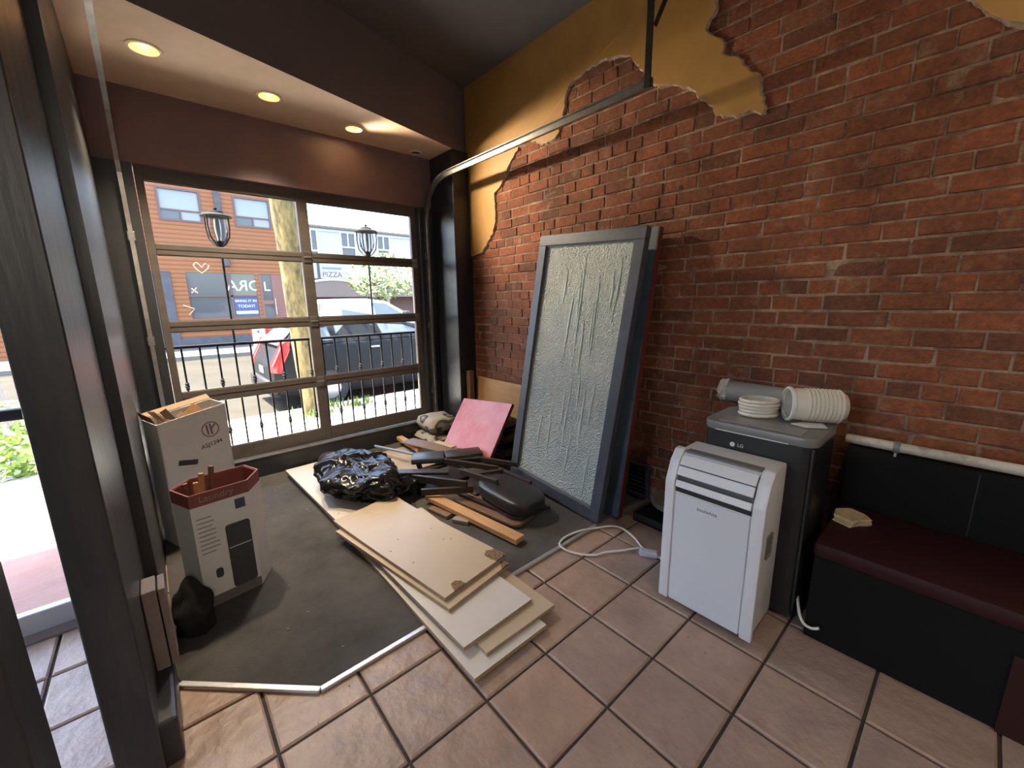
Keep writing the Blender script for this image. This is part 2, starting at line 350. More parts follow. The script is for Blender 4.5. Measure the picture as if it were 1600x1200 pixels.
floor_o = struct('floor', box(-3.6, 1.95, -4.0, 2.98, -0.12, -0.012), M_grout)
# tiles: 0.31 m grid, one mesh for all
S = 0.30997; TH0 = math.radians(-0.409); d1 = Vector((math.cos(TH0), math.sin(TH0), 0)); d2 = Vector((math.sin(TH0), -math.cos(TH0), 0))
def tile_mesh(seed):
    r = random.Random(seed); bm = BM(); g = 0.0055; h = S / 2 - g; c = 0.007
    lo = [bm.verts.new((sx * h, sy * h, -0.012)) for sx, sy in ((-1, -1), (1, -1), (1, 1), (-1, 1))]
    mid = [bm.verts.new((sx * h, sy * h, -0.005)) for sx, sy in ((-1, -1), (1, -1), (1, 1), (-1, 1))]
    top = [bm.verts.new((sx * (h - c), sy * (h - c), r.uniform(-.0012, 0))) for sx, sy in ((-1, -1), (1, -1), (1, 1), (-1, 1))]
    for i in range(4):
        j = (i + 1) % 4; bm.faces.new((lo[i], lo[j], mid[j], mid[i])); bm.faces.new((mid[i], mid[j], top[j], top[i]))
    bm.faces.new(top)
    me = bpy.data.meshes.new('tile'); bm.to_mesh(me); bm.free(); me.materials.append(M_tile); return me
TM = [tile_mesh(k) for k in range(4)]
def carpeted(x, y): return y > 0.432 and x + y > -0.032 and x > -0.83
cand = []
for i in range(-12, 8):
    for j in range(-9, 16):
        p = S * ((i + .5) * d1 + (j + .5) * d2)
        if not (-3.6 < p.x < 1.9 and -4 < p.y < 1.75): continue
        cs = [p + S / 2 * (a * d1 + b * d2) for a in (-1, 1) for b in (-1, 1)]
        if all(carpeted(c.x, c.y) for c in cs): continue
        if p.x > 1.72 and p.y < -0.6: continue
        pp = [proj(c) for c in cs]
        vis = any(-40 < a < 1640 and -40 < b < 1260 for a, b in pp)
        cand.append((0 if vis else 1, (p - CAMP).length, p))
cand.sort(key=lambda t: t[:2])
for k, (v, d, p) in enumerate(cand[:290]):
    o = bpy.data.objects.new('tile', TM[RND.randrange(4)]); COL.objects.link(o); o.parent = floor_o
    o.matrix_parent_inverse = WM[floor_o.name].inverted(); o.location = (p.x, p.y, RND.uniform(-.0012, 0)); o.rotation_euler = (0, 0, TH0 + RND.randrange(4) * math.pi / 2)

carp = prism([(1.79, 0.449), (-0.447, 0.449), (-0.837, 0.835), (-0.85, 0.90), (-0.85, 2.835), (1.79, 2.835)], 0.0, 0.010, 'z')
mk('carpet', carp, M_carpet, label='worn grey-brown carpet under the debris in front of the glazed garage door', cat='carpet')
struct('trim_1', box(-0.447, 1.785, 0.436, 0.462, 0.0, 0.0145, 0.004), M_alu)
t2 = bar((-0.447, 0.449, 0.0075), (-0.845, 0.843, 0.0075), 0.026, 0.0145, 0.004); struct('trim_2', t2, M_alu)

# brick wall -----------------------------------------------------------------
wall_r = struct('wall_right', box(XW + 0.0045, XW + 0.16, -4.0, 2.98, 0, ZC), M_mortar)
PA = [(2.247, 1.899), (2.206, 1.937), (2.142, 1.993), (2.094, 2.041), (2.055, 2.098), (2.037, 2.183), (2.041, 2.288), (2.045, 2.391), (1.994, 2.415), (1.937, 2.471), (1.895, 2.502), (1.863, 2.562), (1.812, 2.615), (1.722, 2.682), (1.596, 2.694), (1.452, 2.632), (1.317, 2.63), (1.269, 2.682), (1.223, 2.808), (1.209, 2.897), (1.18, 2.949), (1.107, 2.974), (1.037, 2.997), (0.928, 2.995), (0.851, 2.98), (0.776, 2.973), (0.685, 2.946), (0.643, 2.876), (0.587, 2.808), (0.558, 2.759), (0.522, 2.725), (0.468, 2.682), (0.386, 2.674), (0.325, 2.632), (0.247, 2.592), (0.225, 2.549), (0.178, 2.517), (0.138, 2.456), (0.082, 2.407), (0.006, 2.384), (-0.064, 2.393), (-0.112, 2.36), (-0.141, 2.357), (-0.129, 2.445), (-0.092, 2.567), (-0.035, 2.618), (0.011, 2.679), (0.095, 2.735), (0.107, 2.8), (0.172, 2.858), (0.198, 2.884), (0.178, 2.929), (0.147, 2.95), (0.157, 2.999)]
PB = [(-0.809, 2.543), (-0.855, 2.48), (-0.884, 2.449), (-0.929, 2.404), (-0.97, 2.374)]
polyA = [(2.47, 1.88)] + PA + [(0.13, 3.1), (0.10, 3.25), (0.12, ZC), (2.47, ZC)]
polyB = [(-0.70, ZC), (-0.74, 3.1), (-0.72, 2.85), (-0.77, 2.62)] + PB + [(-1.08, 2.33), (-1.25, 2.36), (-1.45, 2.28), (-1.75, 2.33), (-2.1, 2.2), (-2.6, 2.25), (-4.0, 2.2), (-4.0, ZC)]
def plaster(name, poly, x0, x1, ragged):
    pts = []
    n = len(poly)
    for i in range(n):
        a, b = poly[i], poly[(i + 1) % n]; L = math.hypot(b[0] - a[0], b[1] - a[1])
        k = max(1, int(L / 0.022)) if ragged(a, b) else 1
        for q in range(k):
            t = q / k; jy = RND.uniform(-.008, .008) if k > 1 and q else 0; jz = RND.uniform(-.008, .008) if k > 1 and q else 0
            pts.append((a[0] + (b[0] - a[0]) * t + jy, a[1] + (b[1] - a[1]) * t + jz, ragged(a, b)))
    bm = BM(); n = len(pts)
    area = sum(pts[i][0] * pts[(i + 1) % n][1] - pts[(i + 1) % n][0] * pts[i][1] for i in range(n))
    sg = 1 if area > 0 else -1
    back = []; front = []
    for i in range(n):
        a, b, c = pts[i - 1], pts[i], pts[(i + 1) % n]
        ty, tz = c[0] - a[0], c[1] - a[1]; L = math.hypot(ty, tz) or 1
        ny, nz = -tz / L * sg, ty / L * sg
        ins = RND.uniform(.004, .016) if b[2] else 0.0
        back.append(bm.verts.new((x1, b[0], b[1]))); front.append(bm.verts.new((x0 + (RND.uniform(0, .003) if b[2] else 0), b[0] + ny * ins, b[1] + nz * ins)))
    f = bm.faces.new(front); f.material_index = 0
    for i in range(n):
        j = (i + 1) % n; q = bm.faces.new((front[i], front[j], back[j], back[i])); q.material_index = 1
    bmesh.ops.recalc_face_normals(bm, faces=bm.faces[:]); bmesh.ops.triangulate(bm, faces=[f for f in bm.faces if len(f.verts) > 4])
    o = mk(name, bm, [M_ochre, M_raw], wall_r); return o
rag = lambda a, b: max(a[1], b[1]) < ZC - .001 and max(a[0], b[0]) < 2.46 and min(a[0], b[0]) > -3.9
plaster('plaster', polyA, XW - 0.020, XW + 0.008, rag)['label'] = 'ochre painted plaster with a broken edge'
plaster('plaster', polyB, XW - 0.020, XW + 0.008, rag)['label'] = 'ochre painted plaster with a broken edge'

def brick_mesh(seed):
    r = random.Random(seed); bm = BM(); j = lambda s: r.uniform(-s, s)
    # unit brick: y,z in -.5...5, front at x=0, back at x=1
    bk = [bm.verts.new((1, sy * .5, sz * .5)) for sy, sz in ((-1, -1), (1, -1), (1, 1), (-1, 1))]
    ed = [bm.verts.new((.10 + j(.03), sy * .5 * (1 + j(.012)), sz * (.5 + j(.045)))) for sy, sz in ((-1, -1), (1, -1), (1, 1), (-1, 1))]
    fr = [bm.verts.new((j(.05), sy * (.480 + j(.010)), sz * (.43 + j(.05)))) for sy, sz in ((-1, -1), (1, -1), (1, 1), (-1, 1))]
    for i in range(4):
        k = (i + 1) % 4; bm.faces.new((bk[i], bk[k], ed[k], ed[i])); bm.faces.new((ed[i], ed[k], fr[k], fr[i]))
    ce = bm.verts.new((j(.05), j(.1), j(.06)))
    for i in range(4): bm.faces.new((fr[i], fr[(i + 1) % 4], ce))
    bmesh.ops.recalc_face_normals(bm, faces=bm.faces[:])
    me = bpy.data.meshes.new('brick'); bm.to_mesh(me); bm.free(); me.materials.append(M_brick); return me
BMS = [brick_mesh(k) for k in range(10)]
PITCH = 0.0783; bricks = []
row = 0; z = 0.04
HID = [(790, 350, 1030, 820), (1025, 700, 1225, 1010), (1110, 600, 1290, 960)]
while z < ZC - 0.02:
    y = 2.80 - RND.uniform(0, .2)
    while y > -1.9:
        L = RND.choice([.212, .212, .205, .218, .208, .105]) if row % 6 else RND.choice([.105, .108, .102])
        y1 = y; y0 = y - L; zc = z + PITCH / 2; yc = (y0 + y1) / 2
        y -= L + 0.009
        if yc > 2.62: continue
        if zc > ZC - .03: continue
        cs = [(a, b) for a in (y0, y1) for b in (z, z + PITCH)]
        hid = all(inpoly(a, b, polyA) or inpoly(a, b, polyB) for a, b in cs) and (inpoly(yc, zc, polyA) or inpoly(yc, zc, polyB))
        if hid: continue
        if zc < .20 and RND.random() < .75: continue
        px = [proj((XW, a, b)) for a, b in cs]
        xs = [p[0] for p in px]; ys = [p[1] for p in px]
        inframe = max(xs) > 0 and min(xs) < 1600 and max(ys) > 0 and min(ys) < 1200 and min(xs) > -5000
        cx, cy = sum(xs) / 4, sum(ys) / 4
        size = (max(xs) - min(xs)) * (max(ys) - min(ys)) if inframe else 0
        if cx > 1290 and cy > 690 + (cx - 1290) * .17: size = 0
        for h in HID:
            if h[0] < cx < h[2] and h[1] < cy < h[3]: size *= 0.02
        bricks.append((size, yc, zc, L, RND.uniform(-.004, .003), RND.randrange(10), RND.random()))
    z += PITCH; row += 1
bricks.sort(key=lambda t: -t[0])
for s, yc, zc, L, off, k, t in bricks[:300]:
    o = bpy.data.objects.new('brick', BMS[k]); COL.objects.link(o); o.parent = wall_r; o.matrix_parent_inverse = WM[wall_r.name].inverted()
    o.location = (XW + off, yc, zc); o.scale = (0.05, L, PITCH - .0085 + RND.uniform(-.002, .001)); o.rotation_euler = (RND.uniform(-.016, .016), 0, RND.uniform(-.015, .015))
bm = BM(); lay = bm.faces.layers.float.new('tint')
for s, yc, zc, L, off, k, t in bricks[300:]:
    m = Matrix.Translation((XW + off, yc, zc)) @ Matrix.Diagonal((0.05, L, PITCH - .0085, 1)); src = BMS[k]
    vs = [bm.verts.new(m @ v.co) for v in src.vertices]
    for p in src.polygons: bm.faces.new([vs[i] for i in p.vertices])[lay] = t
mk('brick', bm, M_brick2, wall_r, kind='stuff')

for y_, z_, r_, m_ in ((.845, 1.83, .016, M_blackpl), (.36, 1.95, .020, M_raw), (.30, 2.10, .012, M_blackpl)):
    mk('anchor_hole', lathe([(.001, 0), (r_, 0), (r_ * .9, .02), (.001, .02)], (XW - .0035, y_, z_), 14, (1, 0, 0)), m_, wall_r)
# street wall, column, soffit, ceiling -----------------------------------------
wf = BM()
box(-1.0, 1.95, YF, YG + .10, 2.37, ZC, bm=wf)
struct('wall_front', wf, M_header)
struct('wall_front_left', box(-1.0, -0.668, YF, YG + .10, 0.0, 2.37), M_black)
struct('wall_front_right', box(1.447, 1.795, YF, YG + .10, 0.0, 2.37), M_black)
struct('wall_front_curb', box(-0.668, 1.447, YF, YG + .10, -0.12, 0.172, 0.004), M_black)
struct('trim_3', box(-0.668, 1.447, YF - .004, YF + .055, 0.172, 0.180, 0.002), mat('mottled_grey_sill_paint', (0.17, 0.165, 0.16), 0.45, col2=(0.10, 0.10, 0.10), nscale=12))  # sill strip in two greys, paler than the black curb
struct('wall_column', box(1.594, 1.80, 2.44, YG, 0.0, ZS, 0.006), mat('satin_navy_paint', (0.016, 0.019, 0.025), 0.36, col2=(0.025, 0.029, 0.037), nscale=9, bump=0.3, bscale=12))
sof = [(-1.0, 1.711), (1.80, 2.496), (1.80, YF + .005), (-1.0, YF + .005)]
LAMPS = [(-0.537, 2.243, .076), (0.101, 2.409, .074), (0.739, 2.572, .070), (1.392, 2.745, .058)]
def soffit_mesh():
    bm = BM()
    top = [bm.verts.new((x, y, ZC)) for x, y in sof]; bot = [bm.verts.new((x, y, ZS)) for x, y in sof]
    f = bm.faces.new(top); f.material_index = 1
    for i in range(4):
        q = bm.faces.new((bot[i], bot[(i + 1) % 4], top[(i + 1) % 4], top[i])); q.material_index = 1 if i != 3 else 0
    edges = [bm.edges.get((bot[i], bot[(i + 1) % 4])) for i in range(4)]
    for x, y, r in LAMPS:
        c = [bm.verts.new((x + r * math.cos(2 * math.pi * k / 24), y + r * math.sin(2 * math.pi * k / 24), ZS)) for k in range(24)]
        for k in range(24): edges.append(bm.edges.new((c[k], c[(k + 1) % 24])))
    r = bmesh.ops.triangle_fill(bm, edges=edges, use_beauty=True, normal=(0, 0, -1))
    for g in r['geom']:
        if isinstance(g, bmesh.types.BMFace): g.material_index = 0
    bmesh.ops.recalc_face_normals(bm, faces=bm.faces[:])
    return bm
struct('ceiling_soffit', soffit_mesh(), [M_soffit, M_beam])
struct('ceiling', box(-3.6, 1.96, -4.0, YG + .10, ZC, ZC + .12), M_ceil)
def downlight(x, y, r, zf, lit, label, power=0.0, grp='recessed downlights in the soffit', cone=112, aim=None):
    t = thing('recessed_light', label, 'light', (x, y, zf), grp)
    mk('trim_ring', lathe([(r * 1.24, 0.0), (r * 1.20, -.007), (r * 1.0, -.009), (r * .94, -.001), (r * .94, .004), (r * 1.0, .004)], (x, y, zf), 32, closed=True), M_ring, t, sm=50)
    mk('reflector', lathe([(r * .95, 0), (r * .9, .05), (r * .82, .10), (r * .8, .14), (.001, .145)], (x, y, zf), 28), M_brass if lit else mat('dim_grey_can', (0.12, 0.11, 0.10), .6), t, sm=50)
    if lit:
        mk('bulb', lathe([(.001, .070), (r * .36, .071), (r * .60, .078), (r * .66, .088), (r * .5, .11), (r * .3, .135)], (x, y, zf), 24), M_bulb, t, sm=60)
        ld = bpy.data.lights.new('recessed_lamp', 'SPOT'); ld.energy = power; ld.color = (1.0, .82, .58); ld.spot_size = math.radians(cone); ld.spot_blend = .9; ld.shadow_soft_size = .06
        lo = bpy.data.objects.new('lamp', ld); COL.objects.link(lo); lo.location = (0, 0, -.012); lo.parent = t
        if aim: lo.rotation_euler = (Vector(aim) - Vector((x, y, zf))).to_track_quat('-Z', 'Y').to_euler()
    return t
LL = ['lit recessed downlight in the tan soffit nearest the camera, at the left', 'lit recessed downlight in the tan soffit, middle of the three lit ones', 'lit recessed downlight in the tan soffit closest to the brick wall', 'dark empty recessed light hole at the soffit end by the corner column']
for k, (x, y, r) in enumerate(LAMPS): downlight(x, y, r * .86, ZS, k < 3, LL[k], (38, 34, 52)[k % 3], cone=(100, 100, 78)[k % 3], aim=(1.80, 1.45, 2.28) if k == 2 else None)  # third lamp is tilted at the brick, standing in for reflected sunlight
downlight(-.75, -1.7, .07, ZC, True, 'added fill downlight in the dark ceiling behind the camera, out of view', 6, 'recessed downlights in the ceiling')  # unseen lamp added to brighten surfaces that face the camera
downlight(1.15, -1.25, .07, ZC, True, 'lit recessed downlight in the dark ceiling above the bench', 5, 'recessed downlights in the ceiling')

def pendant(x, y, z, power, label):  # unseen fill lamp, added to lift the pillars, cartons and ceiling
    t = thing('fill_pendant_lamp', label, 'lamp', (x, y, z - .14), 'added fill globes')
    mk('globe', lathe([(.001, -.14), (.06, -.126), (.115, -.08), (.14, 0), (.115, .08), (.06, .126), (.04, .13)], (x, y, z), 28), emit('fill_globe_glow', (1, .90, .76), 3.0), t, sm=60)
    mk('cap', lathe([(.045, .125), (.045, .17), (.01, .18)], (x, y, z), 20), M_blackpl, t); mk('cord', tube([(x, y, z + .17), (x, y, ZC)], .004, 6), M_blackpl, t)
    ld = bpy.data.lights.new('pendant', 'POINT'); ld.energy = power; ld.color = (1, .90, .76); ld.shadow_soft_size = .15
    lo = bpy.data.objects.new('lamp', ld); COL.objects.link(lo); lo.location = (0, 0, -.06); lo.parent = t
pendant(-.9, -2.7, 2.3, 8.5, 'added opal globe pendant giving fill light from the unseen back of the room')
# left side: posts, side wall, entrance --------------------------------------
struct('wall_left_post', box(-0.990, -0.891, 0.447, 1.12, 0, ZC, 0.004), M_pillar)
struct('wall_left_side', box(-1.0, -0.856, 1.12, YF, 0, ZC), M_pillar)
struct('wall_left_jamb', box(-1.30, -1.030, 0.10, 0.24, 0, ZC, 0.005), M_black)
struct('baseboard_left', box(-0.930, -0.845, 0.50, 0.862, 0, 0.166, 0.012), M_black)
tb = thing('trim_4', None, None, (-0.86, .80, .166), kind='structure')
mk('board', box(-0.889, -0.850, 0.752, 0.86, 0.166, 0.478, 0.003), mat('pinkish_bare_wood', (0.20, 0.155, 0.14), .6, col2=(.24, .19, .17), nscale=8), tb)
mk('board', box(-0.846, -0.826, 0.752, 0.86, 0.166, 0.474, 0.003), MATS['pinkish_bare_wood'], tb)
struct('wall_left_header', box(-3.6, -1.0, 1.60, 1.72, 2.30, ZC), M_black)
d2o = thing('door_2', None, None, (-1.45, 1.64, 0), kind='structure')
mk('bottom_rail', box(-1.95, -1.002, 1.60, 1.645, 0.004, 0.105, 0.006), mat('silver_door_rail', (.50, .48, .47), .4, .3), d2o)
mk('stile', box(-1.045, -1.002, 1.60, 1.645, .105, 2.28, .004), M_black, d2o)
mk('stile', box(-1.95, -1.905, 1.60, 1.645, .105, 2.28, .004), M_black, d2o)
mk('top_rail', box(-1.905, -1.045, 1.60, 1.645, 2.20, 2.28, .004), M_black, d2o)
mk('push_bar', box(-1.905, -1.045, 1.555, 1.60, .985, 1.035, .012), M_black, d2o)
mk('pane', box(-1.905, -1.045, 1.620, 1.626, .105, 2.20), M_pane, d2o)
mk('threshold', box(-1.95, -1.002, 1.53, 1.66, -0.004, .012, .004), mat('worn_threshold', (.16, .12, .11), .5), d2o)
w2 = thing('window_1', None, None, (-2.75, 1.64, 0), kind='structure')  # unseen glazing left of the door, made large to bring daylight in
mk('frame', box(-3.6, -1.95, 1.60, 1.65, 0, .12, .004, bm=box(-3.6, -1.95, 1.60, 1.65, 2.2, 2.3, .004, bm=box(-2.82, -2.77, 1.60, 1.65, .12, 2.2, .004))), M_black, w2)
mk('pane', box(-2.77, -1.95, 1.620, 1.626, .12, 2.2), M_pane, w2); mk('pane', box(-3.6, -2.82, 1.620, 1.626, .12, 2.2), M_pane, w2)
wl_ = box(-3.72, -3.6, -4.0, 3.0, 0, .40); box(-3.72, -3.6, -4.0, 3.0, 2.95, ZC, bm=wl_); box(-3.72, -3.6, 1.3, 3.0, .40, 2.95, bm=wl_); box(-3.72, -3.6, -4.0, -.35, .40, 2.95, bm=wl_)
struct('wall_left', wl_, M_black)
w3 = thing('added_side_window', None, None, (-3.66, .2, .4), kind='structure')  # unseen side window, added to let more daylight into the room
for k in range(3):
    ya = -.35 + k * .55; mk('frame', box(-3.70, -3.62, ya, ya + .05, .40, 2.95, .004), M_black, w3); mk('pane', box(-3.664, -3.658, ya + .05, ya + .55, .40, 2.95), M_pane, w3)
struct('side_lot', box(-16, -3.72, -10, YG + .10, -.6, -.14), M_asphalt)  # unseen ground, kept dark to cut bounce light on the upper brick
struct('wall_back', box(-3.6, 1.95, -4.12, -4.0, 0, ZC), mat('cream_wall_paint', (.55, .52, .47), .8))  # unseen wall, painted pale to bounce light forward

# ------------------------------------------------------------------ glazed garage door
gd = thing('door_1', None, None, (0.39, YG, 0.18), kind='structure')
ZR = [(0.182, 0.300), (0.700, 0.790), (1.249, 1.324), (1.797, 1.870), (2.285, 2.372)]   # rails
XL, XR = -0.617, 1.383
for x0, x1 in ((-0.662, XL), (0.335, 0.419), (XR, 1.441)):
    mk('mullion' if x0 == 0.335 else 'stile', box(x0, x1, YG - .022, YG + .022, .182, 2.372, .003), M_doorwood, gd)
for k, (z0, z1) in enumerate(ZR):
    for x0, x1 in ((XL, .335), (.419, XR)):
        r_ = mk('rail', box(x0, x1, YG - .020, YG + .020, z0, z1, .003), M_doorwood, gd)
        if 0 < k < 4: mk('section_joint', box(x0, x1, YG - .0215, YG - .018, (z0 + z1) / 2 - .003, (z0 + z1) / 2 + .003), M_blackpl, r_)
        for za in ([z1] if k == 0 else [z0] if k == 4 else [z0, z1]):
            mk('glazing_bead', box(x0, x1, YG - .012, YG - .004, za - .006, za + .006, .002), M_doorwood, r_)
panes = []
for k in range(4):
    for x0, x1 in ((XL, .335), (.419, XR)):
        panes.append(mk('pane', box(x0 - .004, x1 + .004, YG - .003, YG + .003, ZR[k][1] - .004, ZR[k + 1][0] + .004), M_pane, gd))
# marks drawn on the second pane
yk = YG - .0045
def mark(pts): mk('drawn_mark', tube([(x, yk, z) for x, z in pts], .006, 6), M_inkwhite, panes[4])
mark([(-.40, 1.755), (-.42, 1.735), (-.41, 1.71), (-.375, 1.675), (-.335, 1.71), (-.325, 1.735), (-.345, 1.75), (-.37, 1.72), (-.40, 1.755)])
mark([(-.455, 1.565), (-.42, 1.53)]); mark([(-.42, 1.57), (-.455, 1.53)])
mark([(-.52, 1.44), (-.455, 1.415), (-.49, 1.37)])
for zh in (.745, 1.287, 1.833):
    for x in (-.70, .377, 1.40):
        h = box(x - .03, x + .03, YG - .030, YG - .021, zh - .045, zh + .045, .003); tube([(x - .032, YG - .033, zh), (x + .032, YG - .033, zh)], .008, 8, bm=h)
        mk('hinge', h, M_track, gd)
def track(x, sgn, full):
    pts = [(x, YF - .035, .19), (x, YF - .035, 2.20)]
    for k in range(1, 9):
        a = k / 8 * math.pi / 2; pts.append((x, YF - .035 - .37 * (1 - math.cos(a)), 2.215 + .375 * math.sin(a)))
    pts.append((x, 0.35 if full else 1.9, 2.595))
    bm = BM()
    prev = None
    prof = [(-.026, -.012), (-.026, .012), (-.022, .012), (-.022, -.008), (.022, -.008), (.022, .012), (.026, .012), (.026, -.012)]
    rings = []
    P = [Vector(p) for p in pts]
    for i, p in enumerate(P):
        d = ((P[i + 1] if i < len(P) - 1 else p) - (P[i - 1] if i else p)).normalized(); s = Vector((1, 0, 0)); u = s.cross(d)
        rings.append([bm.verts.new(p + u * a + s * c * sgn) for a, c in prof])
    for A, B in zip(rings, rings[1:]):
        for k in range(8): bm.faces.new((A[k], A[(k + 1) % 8], B[(k + 1) % 8], B[k]))
    bm.faces.new(rings[0]); bm.faces.new(list(reversed(rings[-1]))); bmesh.ops.recalc_face_normals(bm, faces=bm.faces[:])
    o = mk('track', bm, M_track, gd)
    for zz in (.5, 1.2, 1.9): mk('track_bracket', box(x - .02, x + .02, YF - .03, YF + .001, zz - .03, zz + .03, .002), M_track, o)
    return o
tr = track(1.50, -1, True); track(-.735, 1, True)
hang = bar((1.50, .37, 2.575), (1.50, .37, ZC), .035, .005); bar((1.483, .37, 2.575), (1.483, .37, ZC), .004, .035, bm=hang)
mk('hanger', hang, mat('dark_steel', (.035, .033, .03), .5, .5), gd)
mk('hanger', bar((1.50, .35, 2.86), (1.50, .05, ZC), .030, .005), MATS['dark_steel'], gd)

# ------------------------------------------------------------------ white portable air conditioner
X0, YA, YB = .95, -.15, -.565
ac = thing('portable_air_conditioner', 'white portable air conditioner with louvred top standing on the terracotta tiles', 'air conditioner', (1.08, -.36, 0))
pf = [(X0 + .012, .03), (X0 + .012, .60), (X0 + .045, .70), (X0 + .085, .748), (X0 + .27, .748), (X0 + .27, .03)]
mk('body', prism([(x, z) for x, z in pf], YB + .012, YA - .012, 'y', .008), M_white, ac, sm=35)
rail_p = [(X0, .024), (X0, .625), (X0 + .035, .715), (X0 + .075, .760), (X0 + .11, .762), (X0 + .11, .745), (X0 + .05, .69), (X0 + .026, .61), (X0 + .026, .024)]
for a, b in ((YA - .045, YA), (YB, YB + .048)): mk('side_rail', prism(rail_p, a, b, 'y', .006), M_white, ac, sm=35)
mk('front_panel', box(X0 + .004, X0 + .02, YB + .052, YA - .050, .03, .575, .004), mat('pale_grey_panel', (.60, .61, .64), .42), ac)
mk('air_outlet', prism([(X0 + .0105, .580), (X0 + .0105, .603), (X0 + .040, .70), (X0 + .08, .74), (X0 + .09, .73), (X0 + .05, .58)], YB + .05, YA - .047, 'y'), M_blackpl, ac)
def louv(xa, za, xb, zb): mk('louvre', prism([(xa, za), (xb, zb), (xb + .012, zb - .006), (xa + .012, za - .006)], YB + .052, YA - .049, 'y', .002), M_white, ac)
louv(X0 - .002, .608, X0 + .006, .638); louv(X0 + .006, .662, X0 + .024, .700); louv(X0 + .026, .704, X0 + .056, .744)
mk('top_grille', box(X0 + .075, X0 + .125, YB + .052, YA - .05, .7485, .756, .003), mat('mid_grey_plastic', (.16, .155, .15), .5), ac)
tp = mk('side_handle', box(X0 + .10, X0 + .17, YB + .009, YB + .018, .36, .47, .012), M_greypl, ac)
text('lettering', 'koolwhite', .021, M_print, frame_mtx((X0 + .0035, -.345, .532), (0, -1, 0), (0, 0, 1)), ac)
for yy in (YA - .06, YB + .06):
    for xx in (X0 + .05, X0 + .22): mk('caster', lathe([(.001, -.01), (.015, -.01), (.015, .01), (.001, .01)], (xx, yy, .0155), 14, (0, 1, 0)), M_blackpl, ac)

# dark portable air conditioner
X1, Y1a, Y1b = 1.228, -.185, -.645
dk = thing('portable_air_conditioner', 'graphite portable air conditioner with rounded corners behind the white one', 'air conditioner', (1.41, -.41, 0))
def rrect(x0, x1, y0, y1, r, n=6):
    o = []
    for cx, cy, a0 in ((x1 - r, y1 - r, 0), (x0 + r, y1 - r, 90), (x0 + r, y0 + r, 180), (x1 - r, y0 + r, 270)):
        for k in range(n + 1): a = math.radians(a0 + 90 * k / n); o.append((cx + r * math.cos(a), cy + r * math.sin(a)))
    return o
mk('body', prism(rrect(X1, 1.60, Y1b, Y1a, .055), .03, .825, 'z'), M_dark, dk, sm=40)
mk('top_cover', prism(rrect(X1 - .004, 1.60, Y1b - .004, Y1a + .004, .06), .825, .866, 'z', .006), M_greypl, dk, sm=40)
mk('control_strip', box(X1 - .0045, X1 + .004, Y1b + .10, Y1a - .06, .826, .830), M_white, dk)
mk('outlet_flap', box(X1 + .03, X1 + .13, Y1b + .06, Y1a - .06, .8655, .870, .003), mat('lighter_grey_plastic', (.23, .225, .225), .32), dk)
text('lettering', 'LG', .022, M_inkwhite, frame_mtx((X1 - .0012, -.36, .77), (0, -1, 0), (0, 0, 1)), dk)
mk('emblem', lathe([(.001, 0), (.011, 0), (.011, -.0015), (.001, -.0015)], (X1, -.325, .77), 20, (1, 0, 0)), M_inkwhite, dk)
mk('corner_trim', bar((X1 + .012, Y1b + .012, .06), (X1 + .012, Y1b + .012, .82), .012, .012, .004), M_dark, dk)
for yy in (Y1a - .07, Y1b + .07):
    for xx in (X1 + .06, 1.54): mk('caster', lathe([(.001, -.01), (.0158, -.01), (.0158, .01), (.001, .01)], (xx, yy, .0160), 14, (0, 1, 0)), M_blackpl, dk)
mk('power_cord', tube(spline0([(X1 + .05, Y1b + .004, .12), (X1 - .008, Y1b - .02, .085), (X1 - .040, Y1b - .045, .066), (X1 - .050, Y1b - .075, .066), (X1 - .050, Y1b - .10, .082)]), .006, 8), M_cable, dk, sm=60)

# things on the dark unit: hose couplings, exhaust hose, rolled sleeve, paper
hc = thing('hose_coupling', 'short stack of off-white round hose rings on the graphite air conditioner', 'hose fitting', (1.47, -.345, .870))
for k in range(5):
    r = .084 - .004 * (k % 2) + (.008 if k == 3 else 0)
    mk('ring', lathe([(r, .001), (r + .004, .008), (r, .016), (r - .010, .016), (r - .008, .001)], (1.47, -.345, .870 + k * .0165), 30, (.02, .05, 1), closed=True), M_offwhite, hc, sm=50)
hs = thing('exhaust_hose', 'off-white corrugated exhaust hose with an open mouth on the graphite air conditioner', 'hose', (1.53, -.56, .870))
ax = Vector((.52, -.85, -.02)).normalized(); c0 = Vector((1.455, -.470, .952))
pr = [(.070, 0.0), (.076, .004), (.076, .012), (.070, .018), (.074, .03), (.074, .06)]
h = .06
for k in range(9): pr += [(.078, h + .008), (.071, h + .016)]; h += .016
pr += [(.060, h + .015)] + [(.064 - .0 * k, h - k * .02) for k in range(1, 9)] + [(.066, .004)]
mk('duct', lathe(pr, c0, 36, ax, closed=True), M_offwhite, hs, sm=25)
mk('mouth_ring', lathe([(.071, -.005), (.080, -.004), (.080, .006), (.071, .006)], c0, 36, ax, closed=True), M_white, hs, sm=50)
sl = thing('rolled_sleeve', 'grey rolled sleeve with a crumpled wrapped end lying against the brick', 'roll', (1.68, -.25, .84))
mk('roll', tube([(1.69, -.12, .925), (1.70, -.52, .915)], .058, 20), mat('grey_sleeve', (.24, .235, .225), .55), sl, sm=40)
cb = BM(); n_ = 22; rings = []
for i in range(7):
    yy = -.125 + .05 * i / 6; rr = .062 - .006 * i / 6
    rings.append([cb.verts.new((1.69 + (rr + RND.uniform(-.012, .008)) * math.cos(2 * math.pi * k / n_), yy + RND.uniform(-.006, .006), .925 + (rr + RND.uniform(-.012, .010)) * math.sin(2 * math.pi * k / n_))) for k in range(n_)])
for A, B in zip(rings, rings[1:]):
    for k in range(n_): cb.faces.new((A[k], A[(k + 1) % n_], B[(k + 1) % n_], B[k]))
